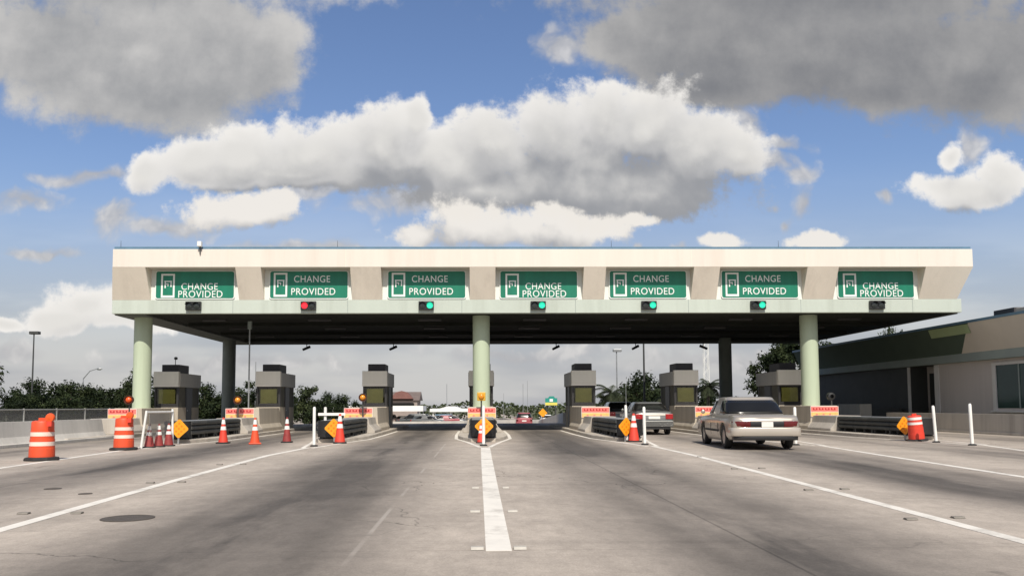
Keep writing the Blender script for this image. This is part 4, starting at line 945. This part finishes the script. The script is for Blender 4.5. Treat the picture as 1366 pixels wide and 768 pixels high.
# far treeline: reads as one mass
mb = MB(); rnd = random.Random(5)
for k in range(9000):
    x = rnd.uniform(-150, 170); y = 262 + rnd.uniform(-8, 8); top = 2.2 + 1.9*mnoise.noise(Vector((x*.09, 1.3, 0))) + .9*mnoise.noise(Vector((x*.4, 5, 0)))
    z = gz(300) + (top+2.9)*rnd.random()**.6; s = rnd.uniform(.3,.75)
    d = Vector((rnd.gauss(0,1),rnd.gauss(0,1)-.6,rnd.gauss(0,1))).normalized(); t_ = d.cross(Vector((0,0,1))).normalized(); b_ = d.cross(t_); p = Vector((x,y,z))
    mb.add([p-t_*s,p+b_*s*.7,p+t_*s,p-b_*s*.7],[(0,1,2,3)])
me = bpy.data.meshes.new('treeline'); me.from_pydata(mb.v, [], mb.f); me.materials.append(M['leaf_pale']); o = bpy.data.objects.new('treeline', me); COL.objects.link(o); tag(o, 'low dark far treeline along the horizon', 'treeline', kind='stuff')
# palms
def make_palm(h, nf, L_, lab, x, y, rz):
    t = thing('palm_tree', lab, 'palm tree', (x, y, gz(y)), rz, 'palms beyond the queueing cars')
    mb = MB(); 
    for k in range(6): mb.cyl((.04*k,0,h*k/6-.2*(k==0)),(.04*(k+1),0,h*(k+1)/6),.17-.012*k,.158-.012*k,9)
    mb.build('trunk', M['palm_trunk'], t, smooth=50); mb = MB(); rnd = random.Random(h*10)
    for f in range(nf):
        a = 2*PI*f/nf + rnd.uniform(-.2,.2); e = rnd.uniform(-.3,1.1); pos = Vector((.24,0,h)); d = Vector((math.cos(a)*math.cos(e), math.sin(a)*math.cos(e), math.sin(e)))
        for sgm in range(9):
            nxt = pos + d*L_/9; side = d.cross(Vector((0,0,1))).normalized(); wl = L_*.26*math.sin(PI*(sgm+1.2)/11)
            for q in range(3):
                pp = pos.lerp(nxt, q/3)
                for sg in (-1,1):
                    tip = pp + side*sg*wl + d*wl*.5 - Vector((0,0,wl*.5)); mb.add([pp, pp+d*.06, tip],[(0,1,2)])
            mb.add([pos-side*.015, pos+side*.015, nxt+side*.012, nxt-side*.012],[(0,1,2,3)])
            pos = nxt; d = (d - Vector((0,0,.19))).normalized()
    me = bpy.data.meshes.new('crown'); me.from_pydata(mb.v, [], mb.f); me.materials.append(M['frond']); o = bpy.data.objects.new('crown', me); COL.objects.link(o); o.parent = t
make_palm(2.6, 26, 1.9, 'ragged palm left of the slim grey light pole', 11.4, 71, 0)
make_palm(2.9, 22, 1.6, 'palm with dry fronds right of the sixth booth', 18.7, 66, 1)
make_palm(2.2, 20, 1.5, 'short palm behind the silver car roof', 15.9, 68, 2)

# ------------------------------------------------------------------ sky, clouds, sun
EL, AZ = 48.0, 6.0            # sun behind the camera, slightly to the right
w = bpy.data.worlds.new('World'); scene.world = w; w.use_nodes = True
N = w.node_tree.nodes; L = w.node_tree.links; bg = N['Background']
sky = N.new('ShaderNodeTexSky'); sky.sky_type = 'NISHITA'; sky.sun_disc = False; sky.sun_elevation = R(EL); sky.sun_rotation = R(180-AZ)
sky.air_density = 1.15; sky.dust_density = .9; sky.ozone_density = 2.2
tc = N.new('ShaderNodeTexCoord'); sp = N.new('ShaderNodeSeparateXYZ'); L.new(tc.outputs['Generated'], sp.inputs[0])
def wm(op, a, b=None, c=None): return mnode(N, L, op, a, b, c)
yc = wm('MAXIMUM', wm('ABSOLUTE', sp.outputs[1]), .02)
U = wm('DIVIDE', sp.outputs[0], yc); V = wm('DIVIDE', sp.outputs[2], yc)
cmb = N.new('ShaderNodeCombineXYZ'); L.new(U, cmb.inputs[0]); L.new(V, cmb.inputs[1])
sgn = wm('MULTIPLY', wm('LESS_THAN', sp.outputs[1], 0), 7.0); L.new(sgn, cmb.inputs[2])
def px(x, y): return ((x-640.5)/1080, (539.5-y)/1080)
CUM = [(205,222,36,30),(262,208,62,42),(335,205,80,50),(425,200,85,56),(510,190,74,66),(562,150,24,34),(400,228,220,30),(610,220,80,62),(655,185,62,66),(735,170,74,66),(812,140,56,58),(880,160,80,68),(955,190,75,72),(790,240,250,56),(800,200,80,44),(1010,200,50,40),(640,252,130,26),(880,258,120,40),
       (1322,248,74,26),(1370,226,50,36),(1304,200,22,26),(118,402,52,34),(80,425,46,22),(165,425,70,18),(15,432,34,12)]
CM2 = [(980,320,40,14),(1112,321,38,12),(318,276,98,30),(375,262,40,22),(560,308,60,20),(640,296,90,34),(720,302,110,38),(800,300,95,26),(860,292,50,12),(735,280,60,24)]
WSP = [(1086,264,20,26),(1070,290,11,14),(1076,224,26,17),(1040,208,50,22),(1062,186,44,12),(1330,182,22,30),(1206,258,18,12),(905,324,15,8),(850,323,13,8),(155,288,46,32),(35,262,60,20),(120,228,90,14),(560,268,150,24),(440,250,80,14),(30,466,48,18),(230,300,70,16),(1010,150,30,40),(760,45,46,34),(400,330,160,14),(60,330,70,10),(1230,400,90,12),(330,480,200,16),(1000,480,260,18),(700,470,160,12)]
GRY = [(62,40,120,80),(180,60,160,85),(300,55,112,95),(240,125,125,58),(130,95,125,70),(-60,40,130,66),(350,70,62,84),
       (900,30,120,84),(1000,50,160,88),(1120,60,170,84),(1240,60,170,88),(1340,70,150,92),(960,105,120,40),(830,30,70,48),(1210,112,90,34),(1500,40,200,110),(700,-90,200,60),(1100,-60,420,100),(150,-80,320,100),]
def cloud_group(name, blobs, k, amp, nscale, bias):
    g = bpy.data.node_groups.new(name, 'ShaderNodeTree')
    g.interface.new_socket('P', in_out='INPUT', socket_type='NodeSocketVector'); g.interface.new_socket('D', in_out='OUTPUT', socket_type='NodeSocketFloat'); g.interface.new_socket('F', in_out='OUTPUT', socket_type='NodeSocketFloat')
    n = g.nodes; l = g.links; gi = n.new('NodeGroupInput'); go = n.new('NodeGroupOutput')
    P0 = gi.outputs[0]
    # domain warp
    wn = n.new('ShaderNodeTexNoise'); wn.noise_dimensions = '2D'; wn.inputs['Scale'].default_value = nscale*.6; wn.inputs['Detail'].default_value = 4; l.new(P0, wn.inputs['Vector'])
    s1 = n.new('ShaderNodeVectorMath'); s1.operation = 'SUBTRACT'; l.new(wn.outputs['Color'], s1.inputs[0]); s1.inputs[1].default_value = (.5,.5,.5)
    s2 = n.new('ShaderNodeVectorMath'); s2.operation = 'MULTIPLY'; l.new(s1.outputs[0], s2.inputs[0]); s2.inputs[1].default_value = (.055,.04,0)
    s3 = n.new('ShaderNodeVectorMath'); s3.operation = 'ADD'; l.new(P0, s3.inputs[0]); l.new(s2.outputs[0], s3.inputs[1]); Pw = s3.outputs[0]
    acc = None
    for x, y, rx, ry in blobs:
        u_, v_ = px(x, y)
        a = n.new('ShaderNodeVectorMath'); a.operation = 'SUBTRACT'; l.new(Pw, a.inputs[0]); a.inputs[1].default_value = (u_, v_, 0)
        b = n.new('ShaderNodeVectorMath'); b.operation = 'MULTIPLY'; l.new(a.outputs[0], b.inputs[0]); b.inputs[1].default_value = (1080/rx, 1080/ry, 1)
        d = n.new('ShaderNodeVectorMath'); d.operation = 'LENGTH'; l.new(b.outputs[0], d.inputs[0])
        if acc is None: acc = d.outputs['Value']
        else:
            m_ = n.new('ShaderNodeMath'); m_.operation = 'SMOOTH_MIN'; m_.inputs[2].default_value = k; l.new(acc, m_.inputs[0]); l.new(d.outputs['Value'], m_.inputs[1]); acc = m_.outputs[0]
    f = n.new('ShaderNodeTexNoise'); f.noise_dimensions = '2D'; f.inputs['Scale'].default_value = nscale; f.inputs['Detail'].default_value = 6; f.inputs['Roughness'].default_value = .56; l.new(Pw, f.inputs['Vector'])
    vo = n.new('ShaderNodeTexVoronoi'); vo.voronoi_dimensions = '2D'; vo.feature = 'F1'; vo.inputs['Scale'].default_value = nscale*1.7; vo.inputs['Detail'].default_value = 2; vo.inputs['Roughness'].default_value = .5; l.new(Pw, vo.inputs['Vector'])
    def mm(op, a, b):
        q = n.new('ShaderNodeMath'); q.operation = op
        for i, x in enumerate((a, b)):
            if isinstance(x, (int, float)): q.inputs[i].default_value = x
            else: l.new(x, q.inputs[i])
        return q.outputs[0]
    bil = mm('SUBTRACT', .45, vo.outputs['Distance'])
    det = mm('ADD', mm('MULTIPLY', mm('SUBTRACT', f.outputs['Fac'], .5), amp), mm('MULTIPLY', bil, amp*.34))
    D = mm('ADD', mm('SUBTRACT', 1.0 + bias, acc), det)
    l.new(D, go.inputs[0]); l.new(det, go.inputs[1]); return g
def use(g, off=(0,0,0)):
    n = N.new('ShaderNodeGroup'); n.node_tree = g
    a = N.new('ShaderNodeVectorMath'); a.operation = 'ADD'; L.new(cmb.outputs[0], a.inputs[0]); a.inputs[1].default_value = off; L.new(a.outputs[0], n.inputs[0]); return n.outputs
def wmap(x, a, b, c, d):
    n = N.new('ShaderNodeMapRange'); n.interpolation_type = 'SMOOTHSTEP'
    for i, v in enumerate((a, b, c, d)): n.inputs[i+1].default_value = v
    L.new(x, n.inputs[0]); return n.outputs[0]
def wmix(f, a, b):
    n = N.new('ShaderNodeMix'); n.data_type = 'RGBA'
    if isinstance(f, (int, float)): n.inputs[0].default_value = f
    else: L.new(f, n.inputs[0])
    for i, x in ((6, a), (7, b)):
        if isinstance(x, tuple): n.inputs[i].default_value = (*x, 1)
        else: L.new(x, n.inputs[i])
    return n.outputs[2]
gC = cloud_group('cumulus', CUM, .34, .95, 9.0, .24); gG = cloud_group('grey_cloud', GRY, .3, .8, 6.5, .26)
gW = cloud_group('wisps', WSP, .1, 1.35, 20.0, .2); w0 = use(gW); c0 = use(gC); c1 = use(gC, (.004, .03, 0)); c2 = use(gC, (.0, .09, 0)); gL = cloud_group('low_cumulus', CM2, .3, 1.0, 11.0, .18); l0 = use(gL); l1 = use(gL, (.0, .04, 0)); g0 = use(gG); g1 = use(gG, (.0, .05, 0))
fn = N.new('ShaderNodeTexNoise'); fn.noise_dimensions = '2D'; fn.inputs['Scale'].default_value = 34; fn.inputs['Detail'].default_value = 7; fn.inputs['Roughness'].default_value = .66; L.new(cmb.outputs[0], fn.inputs['Vector'])
fine = wm('SUBTRACT', fn.outputs['Fac'], .5)          # frays the cloud edges
def fray(x, k): return wm('ADD', x, wm('MULTIPLY', fine, k))
K = 10.0                                     # cloud radiance in units of the sky node (background strength 0.1)
# light: sunlit tops, grey flat bases, billows inside; the grey clouds show their thick undersides
lit = wm('ADD', wm('MULTIPLY', wm('SUBTRACT', c0[0], c1[0]), .55), wm('MULTIPLY', wm('SUBTRACT', c0[0], c2[0]), .30))
lit = fray(wm('ADD', lit, wm('MULTIPLY', c0[1], .30)), .26)
thin = wmap(c0[0], .1, 1.0, 1, 0)
litf = wmap(lit, -.42, 1.0, 0, 1)
cc = wmix(litf, (.30*K,.305*K,.32*K), (.72*K,.70*K,.665*K))
top = wm('MULTIPLY', wmap(wm('SUBTRACT', c0[0], c2[0]), .15, .9, 0, 1), thin)
cc = wmix(wm('MULTIPLY', top, .65), cc, (.93*K,.90*K,.86*K))
ac = wmap(fray(c0[0], .85), .0, .42, 0, .97)
core = wmap(g0[0], .25, 1.15, 0, 1)
lg = wm('ADD', fray(wm('MULTIPLY', wm('SUBTRACT', g0[0], g1[0]), .35), .35), wm('ADD', wm('MULTIPLY', g0[1], .9), wm('MULTIPLY', core, -.5)))
right = wmap(U, -.05, .35, 0, 1)
gc0 = wmix(right, (.28*K,.285*K,.295*K), (.19*K,.193*K,.205*K)); gc1 = wmix(right, (.60*K,.585*K,.565*K), (.41*K,.40*K,.39*K))
gc = wmix(wmap(lg, -.85, .30, 0, 1), gc0, gc1)
ag = wmap(fray(g0[0], .6), .0, .5, 0, .97)
# blue sky slightly deepened, pale haze at the horizon
hz = wmap(V, .02, .33, .93, 0)
sat = N.new('ShaderNodeHueSaturation'); sat.inputs['Saturation'].default_value = 1.08; sat.inputs['Value'].default_value = 1.12; L.new(sky.outputs[0], sat.inputs['Color'])
tint = N.new('ShaderNodeMix'); tint.data_type = 'RGBA'; tint.blend_type = 'MULTIPLY'; tint.inputs[0].default_value = 1; tint.inputs[7].default_value = (.99,.935,1.03,1); L.new(sat.outputs[0], tint.inputs[6])
hm = N.new('ShaderNodeMapping'); hm.inputs['Scale'].default_value = (3.2, 15, 1); L.new(cmb.outputs[0], hm.inputs[0])
hn = N.new('ShaderNodeTexNoise'); hn.noise_dimensions = '2D'; hn.inputs['Scale'].default_value = 1.0; hn.inputs['Detail'].default_value = 4; L.new(hm.outputs[0], hn.inputs['Vector'])
hcol = wmix(wmap(hn.outputs['Fac'], .36, .66, 0, 1), (.39*K,.40*K,.43*K), (.54*K,.535*K,.53*K))
base = wmix(hz, tint.outputs[2], hcol)
base = wmix(wm('MULTIPLY', wm('LESS_THAN', sp.outputs[1], 0), .55), base, (.60*K,.585*K,.56*K))   # unseen sky behind the camera, whitened as added fill light
aw = wmap(w0[0], .0, .9, 0, .85); wc = wmix(wmap(w0[1], -.4, .6, 0, 1), (.42*K,.42*K,.435*K), (.70*K,.68*K,.66*K))
s1_ = wmix(ag, wmix(aw, base, wc), gc); s2_ = wmix(ac, s1_, cc)
lc = wmix(wmap(wm('ADD', wm('SUBTRACT', l0[0], l1[0]), wm('MULTIPLY', fray(l0[1], .6), .6)), -.75, .95, 0, 1), (.36*K,.36*K,.37*K), (.82*K,.78*K,.725*K)); s2_ = wmix(wmap(fray(l0[0], 1.2), .0, .5, 0, .95), s2_, lc)
L.new(s2_, bg.inputs[0]); bg.inputs[1].default_value = .1
w.cycles.sampling_method = 'NONE'
sl = bpy.data.lights.new('sun', 'SUN'); sl.energy = 4.3; sl.angle = R(.5); sl.color = (1, .94, .85)
so = bpy.data.objects.new('sun', sl); COL.objects.link(so)
tosun = Vector((math.sin(R(AZ))*math.cos(R(EL)), -math.cos(R(AZ))*math.cos(R(EL)), math.sin(R(EL))))
so.rotation_euler = tosun.to_track_quat('Z', 'Y').to_euler()

# ------------------------------------------------------------------ camera
yaw, pit, rol = -0.0191783, 0.0698132, -0.0038105
sy, cy, sp_, cp = math.sin(yaw), math.cos(yaw), math.sin(pit), math.cos(pit)
fw = Vector((-sy*cp, cy*cp, sp_)); rt = Vector((cy, sy, 0)); up = rt.cross(fw)
r2 = rt*math.cos(rol) + up*math.sin(rol); u2 = -rt*math.sin(rol) + up*math.cos(rol)
cam = bpy.data.cameras.new('camera'); co = bpy.data.objects.new('camera', cam); COL.objects.link(co)
mw = Matrix(((r2.x,u2.x,-fw.x,-.164),(r2.y,u2.y,-fw.y,0),(r2.z,u2.z,-fw.z,1.3),(0,0,0,1))); co.matrix_world = mw
cam.sensor_width = 36; cam.lens = 1080/1366*36; cam.shift_x = (683-656.8)/1366; cam.shift_y = (466.06-384)/1366
cam.clip_start = .1; cam.clip_end = 6000
scene.camera = co
scene.view_settings.view_transform = 'Standard'; scene.view_settings.look = 'None'; scene.view_settings.exposure = .12; scene.view_settings.gamma = 1
scene.render.engine = 'CYCLES'; scene.cycles.use_denoising = True; scene.cycles.max_bounces = 6; scene.cycles.transparent_max_bounces = 12
